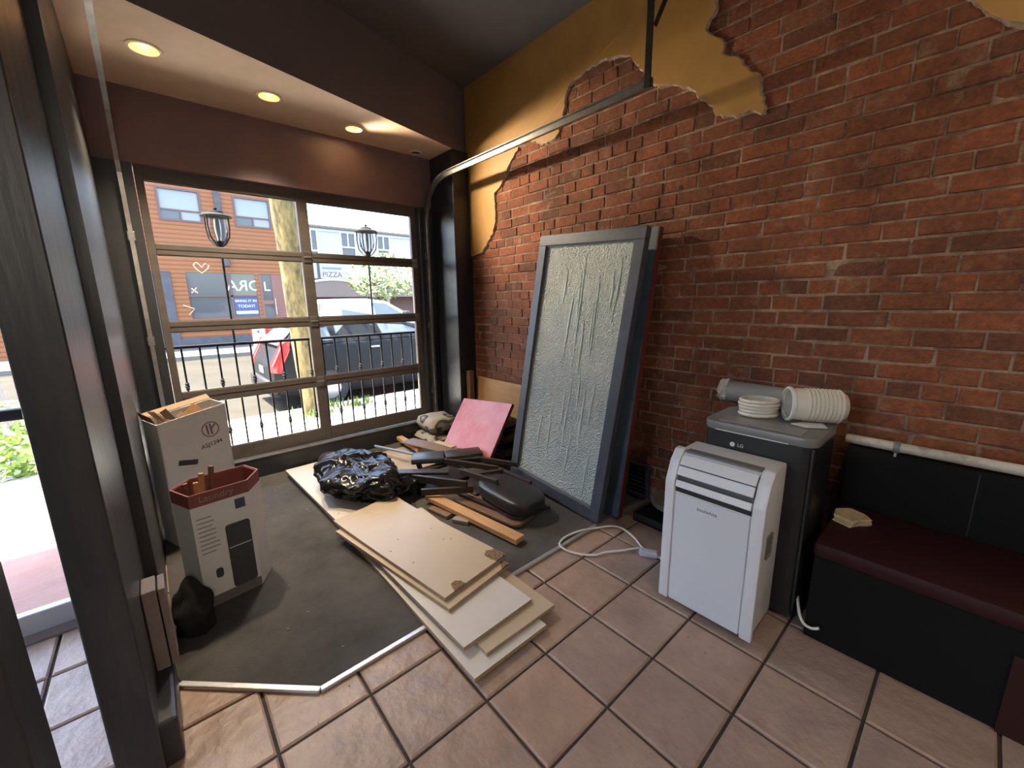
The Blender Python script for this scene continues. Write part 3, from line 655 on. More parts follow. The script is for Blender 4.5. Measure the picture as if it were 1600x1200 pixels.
cb.faces.new(rings[-1]); bmesh.ops.recalc_face_normals(cb, faces=cb.faces[:])
mk('wrapping', cb, mat('crumpled_plastic', (.50, .46, .42), .3, bump=.5, bscale=50), sl)
mk('paper_scrap', xf(prism([(0, 0), (.06, -.03), (.10, -.10), (.03, -.13), (-.02, -.06)], 0, .004, 'z', .001), Matrix.Translation((1.40, -.505, .8705))), M_paper, label='folded cream paper scrap on the corner of the graphite air conditioner', cat='paper')

# white power cord on the floor
pts = [(1.235, -.02, .012), (1.232, .06, .012), (1.25, .118, .012), (1.30, .20, .014), (1.335, .30, .012), (1.315, .37, .012), (1.235, .420, .010), (1.12, .462, .020), (1.00, .485, .018), (.915, .462, .022), (.89, .425, .022), (.905, .375, .012), (.94, .31, .010), (.99, .258, .010), (1.05, .235, .010), (1.12, .19, .010), (1.20, .14, .012), (1.225, .118, .014)]
pc = thing('power_cord', 'white power cord looped on the tiles beside the white air conditioner', 'cord', (1.1, .3, 0))
mk('cable', tube(spline(pts, 6), .0065, 8), M_cable, pc, sm=60)
mk('plug', xf(box(-.022, .022, -.05, .05, 0, .034, .008), Matrix.Translation((1.215, .055, .002)) @ Matrix.Rotation(.5, 4, 'Z')), mat('lilac_white_plastic', (.62, .60, .66), .4), pc)
for s in (-.008, .008): mk('prong', xf(box(s - .002, s + .002, .05, .07, .012, .022), Matrix.Translation((1.215, .055, .002)) @ Matrix.Rotation(.5, 4, 'Z')), M_alu, pc)

# ------------------------------------------------------------------ bench at the right
bn = thing('booth_bench', 'black booth bench with burgundy seat along the brick wall', 'bench', (1.45, -1.45, 0))
M_bench = mat('matte_black_laminate', (.008, .008, .008), .8, spec=.1)
mk('base', box(1.205, 1.70, -2.3, -.69, 0.0, .385, .006), M_bench, bn)
mk('seat', box(1.190, 1.685, -2.3, -.685, .385, .452, .018), M_burg, bn, sm=40)
mk('backrest', box(1.675, 1.780, -2.3, -.672, .385, .742, .018), M_bench, bn, sm=40)
mk('end_panel', box(1.195, 1.202, -1.60, -1.235, 0.0, .30, .002), mat('dark_red_laminate', (.030, .008, .007), .6, spec=.2), bn)
mk('seam', box(1.6735, 1.676, -1.102, -1.098, .46, .73), M_blackpl, bn)
tb_ = thing('white_pipe', 'scuffed white plastic pipe lying along the top of the bench back', 'pipe', (1.71, -1.2, .742))
mk('pipe', tube([(1.712, -.665, .770), (1.712, -2.1, .770)], .022, 14), mat('scuffed_white_pvc', (.50, .46, .40), .5, col2=(.26, .18, .11), nscale=5, mixpos=(.55, .68)), tb_, sm=50)
mk('clamp', lathe([(.0225, -.012), (.027, -.012), (.027, .012), (.0225, .012)], (1.712, -.845, .770), 20, (0, 1, 0), closed=True), M_greypl, tb_, sm=50)
mk('clamp_screw', tube([(1.69, -.845, .747), (1.676, -.845, .733)], .005, 8), M_alu, tb_)
fo = prism([(1.44, -.70), (1.50, -.695), (1.56, -.74), (1.53, -.80), (1.49, -.825), (1.46, -.79), (1.415, -.77)], .4525, .482, 'z', .006)
for v in fo.verts: v.co += Vector((RND.uniform(-.006, .006), RND.uniform(-.006, .006), RND.uniform(0, .008)))
mk('foam_scrap', fo, M_foam, label='torn piece of tan foam on the burgundy bench seat', cat='foam')

# ------------------------------------------------------------------ framed glass panel and the one behind
def panel(name, label, br, wdir, width, lean, roll, height, parts):
    """local x along the bottom edge from the right corner, y up the panel, z towards the room"""
    xd = Vector(wdir).normalized(); perp = Vector((-xd.y, xd.x, 0)) * -1     # horizontal, towards the wall
    if perp.x < 0: perp = -perp
    yd = (Vector((0, 0, 1)) * math.cos(lean) + perp * math.sin(lean)).normalized()
    m = frame_mtx(br, xd, yd); m = m @ Matrix.Rotation(roll, 4, 'Z')
    t = thing(name, label, 'panel', br)
    m2 = m @ Matrix.Translation((0, 0, -.05)) @ Matrix.Diagonal((1, 1, -1, 1))      # local z = 0 faces the room
    for pn, bm, mt, sub in parts:
        xf(bm, m2); bmesh.ops.recalc_face_normals(bm, faces=bm.faces[:]); mk(pn, bm, mt, t)
    return t, m
Wd, Hd = .90, 1.86
def fr(w, h, a, z0, z1, b=.004):
    return [('frame_rail', box(0, w, 0, a, z0, z1, b)), ('frame_rail', box(0, w, h - a, h, z0, z1, b)), ('frame_stile', box(0, a, a, h - a, z0, z1, b)), ('frame_stile', box(w - a, w, a, h - a, z0, z1, b))]
fw_ = .075
parts = [(n, b, M_frame, None) for n, b in fr(Wd, Hd, fw_, -.05, 0.0)]
parts += [('glass', box(fw_ - .004, Wd - fw_ + .004, fw_ - .004, Hd - fw_ + .004, -.034, -.022), M_rain, None)]
for pn, bm in (('glass_stop', box(fw_, fw_ + .008, fw_, Hd - fw_, -.024, -.012)), ('glass_stop', box(Wd - fw_ - .008, Wd - fw_, fw_, Hd - fw_, -.024, -.012)), ('glass_stop', box(fw_ + .008, Wd - fw_ - .008, Hd - fw_ - .008, Hd - fw_, -.024, -.012)), ('glass_stop', box(fw_ + .008, Wd - fw_ - .008, fw_, fw_ + .014, -.024, -.008))):
    parts.append((pn, bm, M_greypl if bm is None else mat('pale_stop', (.16, .17, .17), .4), None))
for x, y0, y1 in ((.16, 1.28, 1.70), (.185, 1.35, 1.62), (.29, 1.02, 1.58), (.31, 1.10, 1.40), (.43, .94, 1.72), (.45, 1.2, 1.6), (.60, 1.38, 1.62), (.37, .92, 1.30), (.52, 1.0, 1.5), (.27, .35, .86), (.33, .62, .95), (.42, .30, .92), (.45, .45, .80), (.55, .22, .72), (.36, .17, .55), (.66, .3, .62), (.22, .55, .9), (.18, .12, .46)):
    p = [(x + .012 * (t / 5) * (1 if (x * 100) % 2 else -1) + RND.uniform(-.003, .003), y0 + (y1 - y0) * t / 5, -.0205) for t in range(6)]
    parts.append(('glass_ridge', tube(p, [.001, .0035, .0055, .005, .0035, .001], 6), M_ridge, None))
panel('framed_glass_panel', 'tall blue-black framed panel of textured glass leaning against the brick wall', Vector((1.30, .44, .012)), (.03, .9, 0), Wd, math.radians(7.6), math.radians(3.2), Hd, parts)
parts2 = [('leaf', box(0, .9, 0, 1.88, -.046, 0, .003), M_blueback, None), ('edge_band', box(-.008, -.0005, 0, 1.88, -.046, 0.0, .002), M_rededge, None)]
panel('door_panel', 'blue-grey door panel with a red edge leaning behind the framed glass panel', Vector((1.455, .395, .012)), (.03, .9, 0), .9, math.radians(8.6), math.radians(0.6), 1.88, parts2)

# wall grille and debris by the wall base
vg = thing('wall_grille', 'dark square vent grille at the base of the brick wall behind the leaning panels', 'vent', (1.775, .48, .03))
for a in (box(1.755, 1.79, .385, .575, .03, .055, .003), box(1.755, 1.79, .385, .575, .255, .28, .003), box(1.755, 1.79, .385, .41, .055, .255, .003), box(1.755, 1.79, .55, .575, .055, .255, .003)): mk('frame_bar', a, M_frame, vg)
for k in range(6): mk('slat', xf(box(-.008, .008, .411, .549, -.002, .002), Matrix.Translation((1.775, 0, .075 + k * .032)) @ Matrix.Rotation(.6, 4, 'Y')), M_blueback, vg)
mk('back_plate', box(1.786, 1.791, .405, .555, .05, .26), M_blackpl, vg)
mk('shallow_tray', box(1.50, 1.74, .06, .075, .0, .055, .002, bm=box(1.50, 1.74, .32, .335, .0, .055, .002, bm=box(1.50, 1.515, .075, .32, 0, .055, .002, bm=box(1.50, 1.74, .06, .335, .0, .012, .002)))), M_blackpl, label='shallow black tray on the floor between the leaning panels and the white air conditioner', cat='tray')
ck = prism([(1.60, .05), (1.785, .03), (1.788, .30), (1.70, .33), (1.64, .25)], .056, .10, 'z', .008)
for v in ck.verts: v.co += Vector((RND.uniform(-.008, .004), RND.uniform(-.01, .01), RND.uniform(0, .012)))
mk('plaster_chunk', ck, mat('dirty_plaster', (.22, .19, .15), .95, col2=(.15, .13, .10), nscale=20, bump=.6), label='broken slab of dirty plaster on the black tray at the wall base', cat='rubble')
mk('metal_strip', bar((1.50, .40, .014), (1.74, .37, .05), .022, .004, .001), M_greypl, label='short grey metal strip lying at the wall base below the vent grille', cat='strip')

# ------------------------------------------------------------------ plywood and corner items
ply = box(0, .018, 1.50, 2.40, .012, .675, .002); xf(ply, Matrix.Translation((1.735, 0, 0)) @ Matrix.Shear('XY', 4, (0, 0)) )
for v in ply.verts: v.co.x += .035 * (v.co.z - .012) / .66
mk('plywood_sheet', ply, M_ply, label='orange plywood sheet leaning on the brick wall behind the red panel', cat='plywood')
mk('wood_offcut', box(1.66, 1.715, 2.37, 2.43, .012, .74, .004), M_brown, label='dark brown timber offcut standing in front of the corner column', cat='timber')

def pillow(x0, x1, y0, y1, z0, z1, m, name, label, grp, rot=0.0, jit=.008):
    bm = BM(); nx = 10; ny = 10; g = {}
    for s in (0, 1):
        for i in range(nx + 1):
            for j in range(ny + 1):
                u, v = i / nx * 2 - 1, j / ny * 2 - 1
                e = (1 - abs(u) ** 5) * (1 - abs(v) ** 5)
                zc = (z0 + z1) / 2; hh = (z1 - z0) / 2 * (e ** .33)
                if s and (i in (0, nx) or j in (0, ny)): g[s, i, j] = g[0, i, j]; continue
                sc = 1 - .05 * (abs(u) ** 4 * abs(v) ** 4)
                zz = zc + (hh if s else -hh)
                if s: zz += jit * noise.noise(Vector((u * 2 + x0 * 9, v * 2 + y0 * 9, z0 * 30)))
                g[s, i, j] = bm.verts.new(((x0 + x1) / 2 + u * (x1 - x0) / 2 * sc, (y0 + y1) / 2 + v * (y1 - y0) / 2 * sc, zz))
    for s in (0, 1):
        for i in range(nx):
            for j in range(ny): bm.faces.new((g[s, i, j], g[s, i + 1, j], g[s, i + 1, j + 1], g[s, i, j + 1]))
    bmesh.ops.recalc_face_normals(bm, faces=bm.faces[:])
    c = Vector(((x0 + x1) / 2, (y0 + y1) / 2, 0)); xf(bm, Matrix.Translation(c) @ Matrix.Rotation(rot, 4, 'Z') @ Matrix.Translation(-c))
    return mk(name, bm, m, label=label, cat='cushion', group=grp, sm=60)
pillow(1.21, 1.575, 2.44, 2.82, .012, .115, M_pattern, 'seat_cushion', 'cream and charcoal patterned cushion at the bottom of the corner stack', 'patterned cushions in the corner', .05, .012)
pillow(1.235, 1.585, 2.45, 2.83, .124, .272, M_pattern, 'seat_cushion', 'cream and charcoal patterned cushion on top of the corner stack', 'patterned cushions in the corner', -.06, .014)
BL_ = ['bottom', 'middle', 'top']
for k in range(3):
    pillow(1.46 + .02 * k, 1.725 - .0 * k, 1.62 + .03 * k, 2.08 - .03 * k, .012 + .128 * k, .122 + .128 * k, M_vinyl, 'seat_cushion', f'black vinyl cushion, {BL_[k]} of the stack between the red panel and the framed glass', 'black cushions by the wall', .04 * k, .02)

# red panel leaning back towards the brick wall
Q0 = Vector((1.20, 2.20, .105)); u_ = Vector((0.0, -1, .10)).normalized(); w_ = Vector((.30, .11, .41)); w_ = (w_ - u_ * w_.dot(u_)).normalized()
rp = thing('red_panel', 'glossy red rectangular panel tilted up on the pile in front of the plywood', 'panel', (1.2, 1.85, .10))
W_, H_ = .715, .50
mr = frame_mtx(Q0, u_, w_)
mk('board', xf(box(0, W_, 0, H_, -.028, 0, .002), mr), M_redtop, rp)
for e in (box(W_ + .0002, W_ + .003, 0, H_, -.028, -.0005), box(0, W_, -.003, -.0002, -.028, -.0005), box(-.003, -.0002, 0, H_, -.028, -.0005), box(0, W_, H_ + .0002, H_ + .003, -.028, -.0005)): mk('edge_band', xf(e, mr), M_redside, rp)

# ------------------------------------------------------------------ stacked boards
def board(name, label, x0, y0, w, l, z0, z1, rot, m, warp=0.0, chips=()):
    bm = BM(); ny = 14 if warp else 1
    top = []; bot = []
    for j in range(ny + 1):
        v = j / ny; zz = warp * max(0, v - .55) ** 2 * 4
        top.append([bm.verts.new((u * w, v * l, z1 + zz * (1 if u == 1 else .35))) for u in (0, .5, 1)]); bot.append([bm.verts.new((u * w, v * l, z0 + zz * (1 if u == 1 else .35))) for u in (0, .5, 1)])
    for j in range(ny):
        for i in range(2):
            bm.faces.new((top[j][i], top[j][i + 1], top[j + 1][i + 1], top[j + 1][i])).material_index = 0; bm.faces.new((bot[j][i], bot[j + 1][i], bot[j + 1][i + 1], bot[j][i + 1])).material_index = 0
        for i in (0, 2): bm.faces.new((top[j][i], top[j + 1][i], bot[j + 1][i], bot[j][i])).material_index = 1
    for j in (0, ny):
        for i in range(2): bm.faces.new((top[j][i], top[j][i + 1], bot[j][i + 1], bot[j][i])).material_index = 1
    bmesh.ops.recalc_face_normals(bm, faces=bm.faces[:])
    mm = Matrix.Translation((x0, y0, 0)) @ Matrix.Rotation(rot, 4, 'Z')
    t = thing(name, label, 'board', (x0, y0, z0), 'loose boards piled on the carpet')
    mk('panel', xf(bm, mm), [m, M_edge], t)
    for (cu, cv, pts) in chips: mk('broken_corner', xf(prism([(cu + a, cv + b) for a, b in pts], z1 - .008, z1 + .0012, 'z'), mm), M_chip, t)
    for k in range(4 if not chips else 6):
        hx, hy = RND.uniform(.1, .9) * w, RND.uniform(.08, .6) * l
        mk('screw_hole', xf(lathe([(.001, 0), (.004, 0), (.004, .0012), (.001, .0012)], (hx, hy, z1 - .0004), 8), mm), M_print, t)
    return t
board('loose_board', 'longest pale board at the very bottom of the pile', 0.0, .075, .395, 2.72, .012, .031, 0.0, M_mdfw)
board('loose_board', 'short cream board poking out second from the bottom of the pile', .095, .12, .398, 1.25, .0325, .0505, -.006, M_mdf)
board('loose_board', 'long white board in the pile with its far end under the bin bag', .031, .187, .394, 2.50, .052, .0705, math.radians(1.7), M_mdfw)
board('loose_board', 'tan board directly beneath the topmost board', .091, .385, .417, 1.02, .072, .091, math.radians(8.8), M_mdf, chips=[(.40, .02, [(-.04, -.02), (.017, -.02), (.017, .05)])])
board('loose_board', 'topmost tan board with two chipped corners', .101, .435, .424, 1.05, .0925, .112, math.radians(8.2), M_mdf, warp=.028, chips=[(.352, .0, [(0, .0), (.072, 0), (.072, .09), (.055, .085), (.03, .105), (-.005, .085), (-.01, .03)]), (.06, .0, [(0, 0), (.07, 0), (.065, .035), (.045, .055), (.02, .05), (.005, .02)])])

# bin bag
def bag():
    bm = BM(); bmesh.ops.create_icosphere(bm, subdivisions=6, radius=1.0)
    for v in bm.verts:
        p = v.co.copy(); n1 = noise.noise(p * 1.3 + Vector((3, 1, 2)))
        wp = p + .35 * Vector((noise.noise(p * 2.0), noise.noise(p * 2.0 + Vector((5, 0, 0))), noise.noise(p * 2.0 + Vector((0, 5, 0)))))
        a = noise.voronoi(wp * 1.9 + Vector((2, 3, 1)))[0]; b = noise.voronoi(wp * 4.3 + Vector((7, 1, 4)))[0]; c = noise.voronoi(wp * 9.0)[0]
        r = .72 + .20 * n1 + .26 * a[0] + .12 * b[0] + .045 * c[0]
        lobe = .22 * math.exp(-((p - Vector((.1, -.85, .1))).length / .5) ** 2) + .12 * math.exp(-((p - Vector((-.4, .5, .6))).length / .5) ** 2)
        q = p * (r + lobe)
        x, y, z = q.x * .27, q.y * .40, q.z * .175
        if q.y > .0: z *= 1.15
        z = max(z, -.082 + .003 * n1)
        v.co = Vector((.30 + x, 1.93 + y, .158 + z))
    return bm
bt = thing('bin_bag', 'crumpled black bin bag lying on the boards', 'bag', (.30, 1.93, .072))
mk('bag', bag(), M_bag, bt, sm=180)
nk = BM(); bmesh.ops.create_icosphere(nk, subdivisions=4, radius=1.0)
for v in nk.verts:
    p = v.co.copy(); r = .75 + .5 * noise.voronoi(p * 2.6)[0][0]
    v.co = Vector((.56 + p.x * r * .15, 1.70 + p.y * r * .13, max(.10 + p.z * r * .075, .02)))
mk('neck', nk, M_bag, bt, sm=180)

# ------------------------------------------------------------------ heap of chair pieces and lumber
fc = thing('folded_chair', 'dark wooden chair with grey-blue padded seat lying collapsed on top of the heap', 'chair', (.95, 1.5, .012))
xs_ = Vector((.33, -.20, 0)).normalized()
def pad(p, q, depth, z0, z1, m, name='seat_pad'):
    p = Vector((*p, 0)); q = Vector((*q, 0)); d = (q - p); L = d.length; d.normalize(); s = Vector((-d.y, d.x, 0))
    mk(name, xf(box(0, L, -depth / 2, depth / 2, z0, z1, .012), frame_mtx(p, d, s)), m, fc, sm=40)
pad((.70, 1.86), (.915, 1.72), .17, .185, .232, M_vinylblue); pad((.92, 1.715), (1.19, 1.585), .16, .195, .235, M_ebony, 'seat_back')
def stick(a, b, w=.045, h=.026, nm='chair_rail', par=fc, m=M_ebony): mk(nm, bar(a, b, w, h * .8, .003), m, par)
stick((.86, 1.70, .20), (1.105, 1.266, .19), .028, .05); stick((1.10, 1.54, .195), (1.265, 1.22, .19), .028, .045)
stick((.88, 1.43, .185), (.931, 1.06, .20), .026, .05); stick((1.11, 1.31, .18), (1.145, .945, .16), .028, .05)
stick((.885, 1.66, .20), (1.12, 1.50, .205), .03, .02, 'cross_rail'); stick((.92, 1.30, .19), (1.12, 1.22, .19), .03, .02, 'cross_rail')
stick((.90, 1.68, .16), (.60, 1.70, .15), .06, .03, 'chair_leg'); stick((1.14, 1.45, .17), (1.12, 1.75, .04), .035, .03, 'chair_leg')
stick((.72, 1.80, .19), (.75, 1.75, .03), .04, .03, 'chair_leg'); stick((1.16, 1.10, .15), (1.15, 1.05, .03), .035, .03, 'chair_leg')
for p in ((.905, 1.40, .20), (.925, 1.12, .205), (1.0, 1.46, .205)): mk('bolt', lathe([(.001, 0), (.007, 0), (.007, .012), (.001, .012)], p, 10, (-1, 0, .1)), M_alu, fc)
def slat(a, b, w, h, label, m=M_ebony, name='timber_batten'): mk(name, bar(a, b, w, h, .003), m, label=label, cat='slat', group='loose lumber in the heap')
slat((.585, 1.64, .150), (.80, 1.24, .165), .024, .055, 'dark slat angled down from the bin bag neck towards the black stool seat')
slat((.56, 1.47, .105), (.84, 1.225, .125), .026, .05, 'dark slat lying lowest in the heap with two screws')
slat((.50, 1.75, .185), (.83, 1.52, .165), .075, .022, 'wide dark slat beneath the grey-blue padded seat')
st = thing('stool_seat', 'rounded black vinyl stool seat lying on its side at the front of the heap', 'seat', (.98, .97, .06))
sb = BM(); bmesh.ops.create_icosphere(sb, subdivisions=4, radius=1.0)
for v in sb.verts:
    p = v.co.copy(); f = lambda a, e: math.copysign(abs(a) ** e, a)
    v.co = Vector((.985 + f(p.x, .6) * .150, .985 + f(p.y, .6) * .26, .128 + f(p.z, .38) * .056 + .010 * p.y))
mk('cushion', sb, M_vinyl, st, sm=60)
mk('seat_base', prism(rrect(.85, 1.09, .77, 1.20, .09), .045, .068, 'z', .003), M_ebony, st)
bmx = prism(rrect(.80, 1.02, .76, 1.38, .05), .022, .042, 'z', .003); mk('brown_board', xf(bmx, Matrix.Translation((.90, 1.05, 0)) @ Matrix.Rotation(.16, 4, 'Z') @ Matrix.Translation((-.92, -1.05, 0))), M_brown, label='brown wooden board with rounded ends under the black stool seat', cat='board')
gr = thing('plastic_grille', 'small dark plastic grille on the carpet between the stool seat and the framed glass', 'grille', (1.13, .86, .012))
mk('plate', xf(box(-.07, .07, -.05, .05, .0, .016, .004), Matrix.Translation((1.135, .86, .018)) @ Matrix.Rotation(-.3, 4, 'Z') @ Matrix.Rotation(.12, 4, 'X')), M_dark, gr)
for k in range(5): mk('slat', xf(box(-.055 + k * .025, -.045 + k * .025, -.04, .04, .016, .026, .002), Matrix.Translation((1.135, .86, .018)) @ Matrix.Rotation(-.3, 4, 'Z') @ Matrix.Rotation(.12, 4, 'X')), M_greypl, gr)
slat((.625, 1.47, .052), (.745, .625, .040), .078, .034, 'pine stud lying at the front of the heap on the carpet', M_pine, 'pine_stud')
slat((.565, 1.36, .024), (.60, 1.17, .024), .05, .022, 'short reddish offcut tucked beneath the pine stud', M_brown, 'wood_offcut')
slat((.60, 1.12, .025), (.655, 1.02, .025), .05, .026, 'short pale grey offcut beside the middle of the pine stud', mat('grey_wood', (.27, .23, .20), .7), 'wood_offcut')
slat((.80, 1.36, .060), (.87, .92, .064), .028, .020, 'thin black slat resting on the brown board beside the pine stud', M_ebony)
slat((1.03, 2.76, .085), (.985, 2.24, .10), .06, .035, 'pale sunlit stud near the glazed door curb', M_pine, 'pine_stud')
slat((.985, 2.50, .130), (1.10, 1.86, .165), .15, .014, 'wide brown plank sloping under the red panel', M_brown, 'plank')
slat((1.13, 2.20, .16), (1.15, 1.93, .175), .06, .010, 'pale strip of wood at the foot of the red panel', M_mdf, 'plank')
mk('blue_pipe', tube([(.725, 2.647, .10), (.86, 2.14, .125)], .012, 12), M_bluepipe, label='blue-grey metal pipe sticking out of the heap towards the glazed door', cat='pipe', sm=50)
mk('cardboard_sheet', box(.62, 1.02, 2.05, 2.66, .011, .017), mat('tan_card', (.45, .36, .26), .8, col2=(.36, .28, .2), nscale=4), label='flat tan cardboard sheet on the carpet between bin bag and curb', cat='cardboard')
for k, (a, b, c, d, z0, z1) in enumerate(((.66, 1.05, 1.56, 1.78, .012, .055), (.88, 1.16, 1.25, 1.50, .012, .06))):
    mk('wooden_chair_base', box(a, b, c, d, z0, z1, .008), M_ebony, label=('flat dark wooden chair base on the carpet under the padded seat' if k == 0 else 'flat dark wooden chair base on the carpet behind the stool seat'), cat='chair base')
bm = BM()
for k in range(45):
    x, y = RND.uniform(-.8, 1.3), RND.uniform(.5, 2.7)
    if -.05 < x < .5 and y < 2.7: continue
    s = RND.uniform(.003, .009); xf_ = Matrix.Translation((x, y, .0105)) @ Matrix.Rotation(RND.uniform(0, 6), 4, 'Z'); addm(bm, xf(box(-s, s, -s * .4, s * .4, 0, .003), xf_))
for k in range(26):
    x, y = RND.uniform(-.6, 1.1), RND.uniform(-.6, .40); s = RND.uniform(.002, .005); addm(bm, xf(box(-s, s, -s * .4, s * .4, 0, .0025), Matrix.Translation((x, y, .0005)) @ Matrix.Rotation(RND.uniform(0, 6), 4, 'Z')))
mk('floor_crumbs', bm, mat('dusty_crumbs', (.30, .27, .23), .9), label='tiny pale crumbs and chips scattered over carpet and tiles', cat='debris', kind='stuff')

# ------------------------------------------------------------------ cartons at the left
c1 = thing('carton', 'tall grey-white carton with a round emblem and a handwritten code, stuffed with scraps', 'box', (-.63, 2.15, .011))
A0 = Vector((-.785, 2.0, .011)); ex = Vector((math.cos(.33), math.sin(.33), 0)); ey = Vector((-ex.y, ex.x, 0)); wb, db = .365, .18
HL, HR = .765, .815
def cface(p0, p1, h0, h1, nm, th=.006):
    p0 = Vector(p0); p1 = Vector(p1); d = (p1 - p0).normalized(); nrm = Vector((-d.y, d.x, 0)) * th
    bm = BM(); v = [bm.verts.new(q) for q in (p0, p1, p1 + Vector((0, 0, h1)), p0 + Vector((0, 0, h0)), p0 + nrm, p1 + nrm, p1 + nrm + Vector((0, 0, h1)), p0 + nrm + Vector((0, 0, h0)))]
    for f in ((0, 1, 2, 3), (7, 6, 5, 4), (0, 4, 5, 1), (1, 5, 6, 2), (2, 6, 7, 3), (3, 7, 4, 0)): bm.faces.new([v[i] for i in f])
    bmesh.ops.recalc_face_normals(bm, faces=bm.faces[:]); mk(nm, bm, M_card, c1)
B0 = A0 + ex * wb; C0 = B0 + ey * db; D0 = A0 + ey * db
cface(A0, B0, HL, HR, 'front_panel'); cface(B0, C0, HR, HR + .01, 'side_panel'); cface(C0, D0, HR + .01, HL + .01, 'back_panel'); cface(D0, A0, HL + .01, HL, 'side_panel')
mk('bottom', xf(box(.008, wb - .008, .008, db - .008, 0, .006), frame_mtx(A0, ex, ey)), M_cardin, c1)
def flap(p0, p1, out, l, nm='flap'):
    p0 = Vector(p0); p1 = Vector(p1); o = Vector(out).normalized() * l
    bm = BM(); d = Vector((0, 0, .004)); v = [bm.verts.new(q) for q in (p0, p1, p1 + o * .9, p0 + o, p0 + d, p1 + d, p1 + o * .9 + d, p0 + o + d)]
    for f in ((0, 1, 2, 3), (7, 6, 5, 4), (0, 4, 5, 1), (1, 5, 6, 2), (2, 6, 7, 3), (3, 7, 4, 0)): bm.faces.new([v[i] for i in f])
    bmesh.ops.recalc_face_normals(bm, faces=bm.faces[:]); mk(nm, bm, M_cardin, c1)
U = lambda p, h: p + Vector((0, 0, h))
flap(U(D0, HL + .012), U(A0, HL + .002), Vector((-.25, -.35, .8)), .055); flap(U(C0, HR + .012), U(D0, HL + .012), ey + Vector((0, 0, .5)), .05)
N_ = -ey * .0012
mc = frame_mtx(A0 + ex * .262 + Vector((0, 0, .67)) + N_, ex + Vector((0, 0, .10)), (0, 0, 1))
em = mk('emblem', xf(lathe([(.043, 0), (.049, 0), (.049, .001), (.043, .001)], (0, 0, 0), 28, closed=True), mc), M_printred, c1)
mk('emblem_mark', xf(prism([(-.022, -.03), (-.012, -.03), (-.012, .034), (-.022, .034)], 0, .001, 'z', bm=prism([(-.002, -.034), (.008, -.034), (.008, .0), (.034, .022), (.030, .03), (.008, .012), (.008, .036), (-.002, .036)], 0, .001, 'z')), mc), M_printred, em)
text('handwriting', 'ASJ1244', .036, M_print, frame_mtx(A0 + ex * .258 + Vector((0, 0, .575)) + N_, ex + Vector((0, 0, .14)), (0, 0, 1)), c1)
hh = box(-.05, .05, -.016, .016, 0, .0012, .0005); mk('hand_hole', xf(hh, frame_mtx(A0 + ex * .12 + Vector((0, 0, .50)) + N_, ex + Vector((0, 0, -.25)), (0, 0, 1))), M_print, c1)
sc_ = thing('scrap_bundle', 'bundle of torn card and paper scraps sticking out of the tall carton', 'scraps', tuple(A0 + ex * .2 + ey * .1 + Vector((0, 0, .45))))
for k in range(11):
    p = A0 + ex * RND.uniform(.05, wb - .06) + ey * RND.uniform(.04, db - .05); w, l = RND.uniform(.03, .09), RND.uniform(.10, .22)
    m = Matrix.Translation(p + Vector((0, 0, .70 + RND.uniform(-.02, .06)))) @ Matrix.Rotation(RND.uniform(-.7, .9), 4, 'Y') @ Matrix.Rotation(RND.uniform(-.5, .5), 4, 'X') @ Matrix.Rotation(RND.uniform(0, 3), 4, 'Z')
    mk('scrap', xf(box(-w / 2, w / 2, -.002, .002, -l * .5, l * .45), m), [M_cardin, M_brown, M_paper, mat('dark_green_scrap', (.03, .05, .045), .4), M_pine][k % 5], sc_)
mk('bundle_core', xf(box(.02, wb - .02, .02, db - .02, .40, .70, .01), frame_mtx(A0, ex, ey)), M_brown, sc_)

c2 = thing('carton', 'short octagonal carton with red rim and a picture of a dark appliance', 'box', (-.59, 1.38, .011))
o8 = [(-.716, 1.252), (-.480, 1.281), (-.412, 1.40), (-.455, 1.52), (-.70, 1.50), (-.775, 1.40)]
def ring_prism(poly, z0, z1, th, bm=None):
    cx = sum(p[0] for p in poly) / len(poly); cy = sum(p[1] for p in poly) / len(poly); t = BM() if bm is None else bm
    inn = [(cx + (x - cx) * (1 - th), cy + (y - cy) * (1 - th)) for x, y in poly]; n = len(poly)
    a = [t.verts.new((x, y, z0)) for x, y in poly]; b = [t.verts.new((x, y, z1)) for x, y in poly]; c = [t.verts.new((x, y, z1)) for x, y in inn]; d = [t.verts.new((x, y, z0)) for x, y in inn]
    for i in range(n):
        j = (i + 1) % n
        for q in ((a[i], a[j], b[j], b[i]), (b[i], b[j], c[j], c[i]), (c[i], c[j], d[j], d[i]), (d[i], d[j], a[j], a[i])): t.faces.new(q)
    bmesh.ops.recalc_face_normals(t, faces=t.faces[:]); return t
mk('wall_band', ring_prism(o8, .011, .530, .04), M_card, c2); mk('rim', ring_prism(o8, .530, .592, .04), M_carton_red, c2)
mk('bottom', prism([(-.59 + (x + .59) * .95, 1.38 + (y - 1.38) * .95) for x, y in o8], .011, .018, 'z'), M_carton_red, c2)
mk('lining', ring_prism([(-.59 + (x + .59) * .955, 1.39 + (y - 1.39) * .955) for x, y in o8], .30, .588, .02), M_carton_red, c2)
fx = Vector((.236, .029, 0)).normalized(); fn = Vector((.029, -.236, 0)).normalized() * .0012; F0 = Vector((-.716, 1.252, .011)) + fn
FM = lambda u, z: frame_mtx(F0 + fx * u + Vector((0, 0, z)), fx, (0, 0, 1))
text('lettering', 'Laundry', .043, mat('faded_white_print', (.40, .27, .25), .6), FM(.105, .55), c2)
pic = mk('picture', xf(prism(rrect(.118, .222, .05, .385, .014, 3), 0, .001, 'z'), FM(0, 0)), M_print, c2)
mk('picture_line', xf(box(.122, .218, .262, .266, .001, .0015), FM(0, 0)), M_card, pic)
mk('blue_label', xf(box(.172, .215, .452, .502, 0, .001), FM(0, 0)), mat('slate_blue_print', (.07, .085, .14), .6), c2)
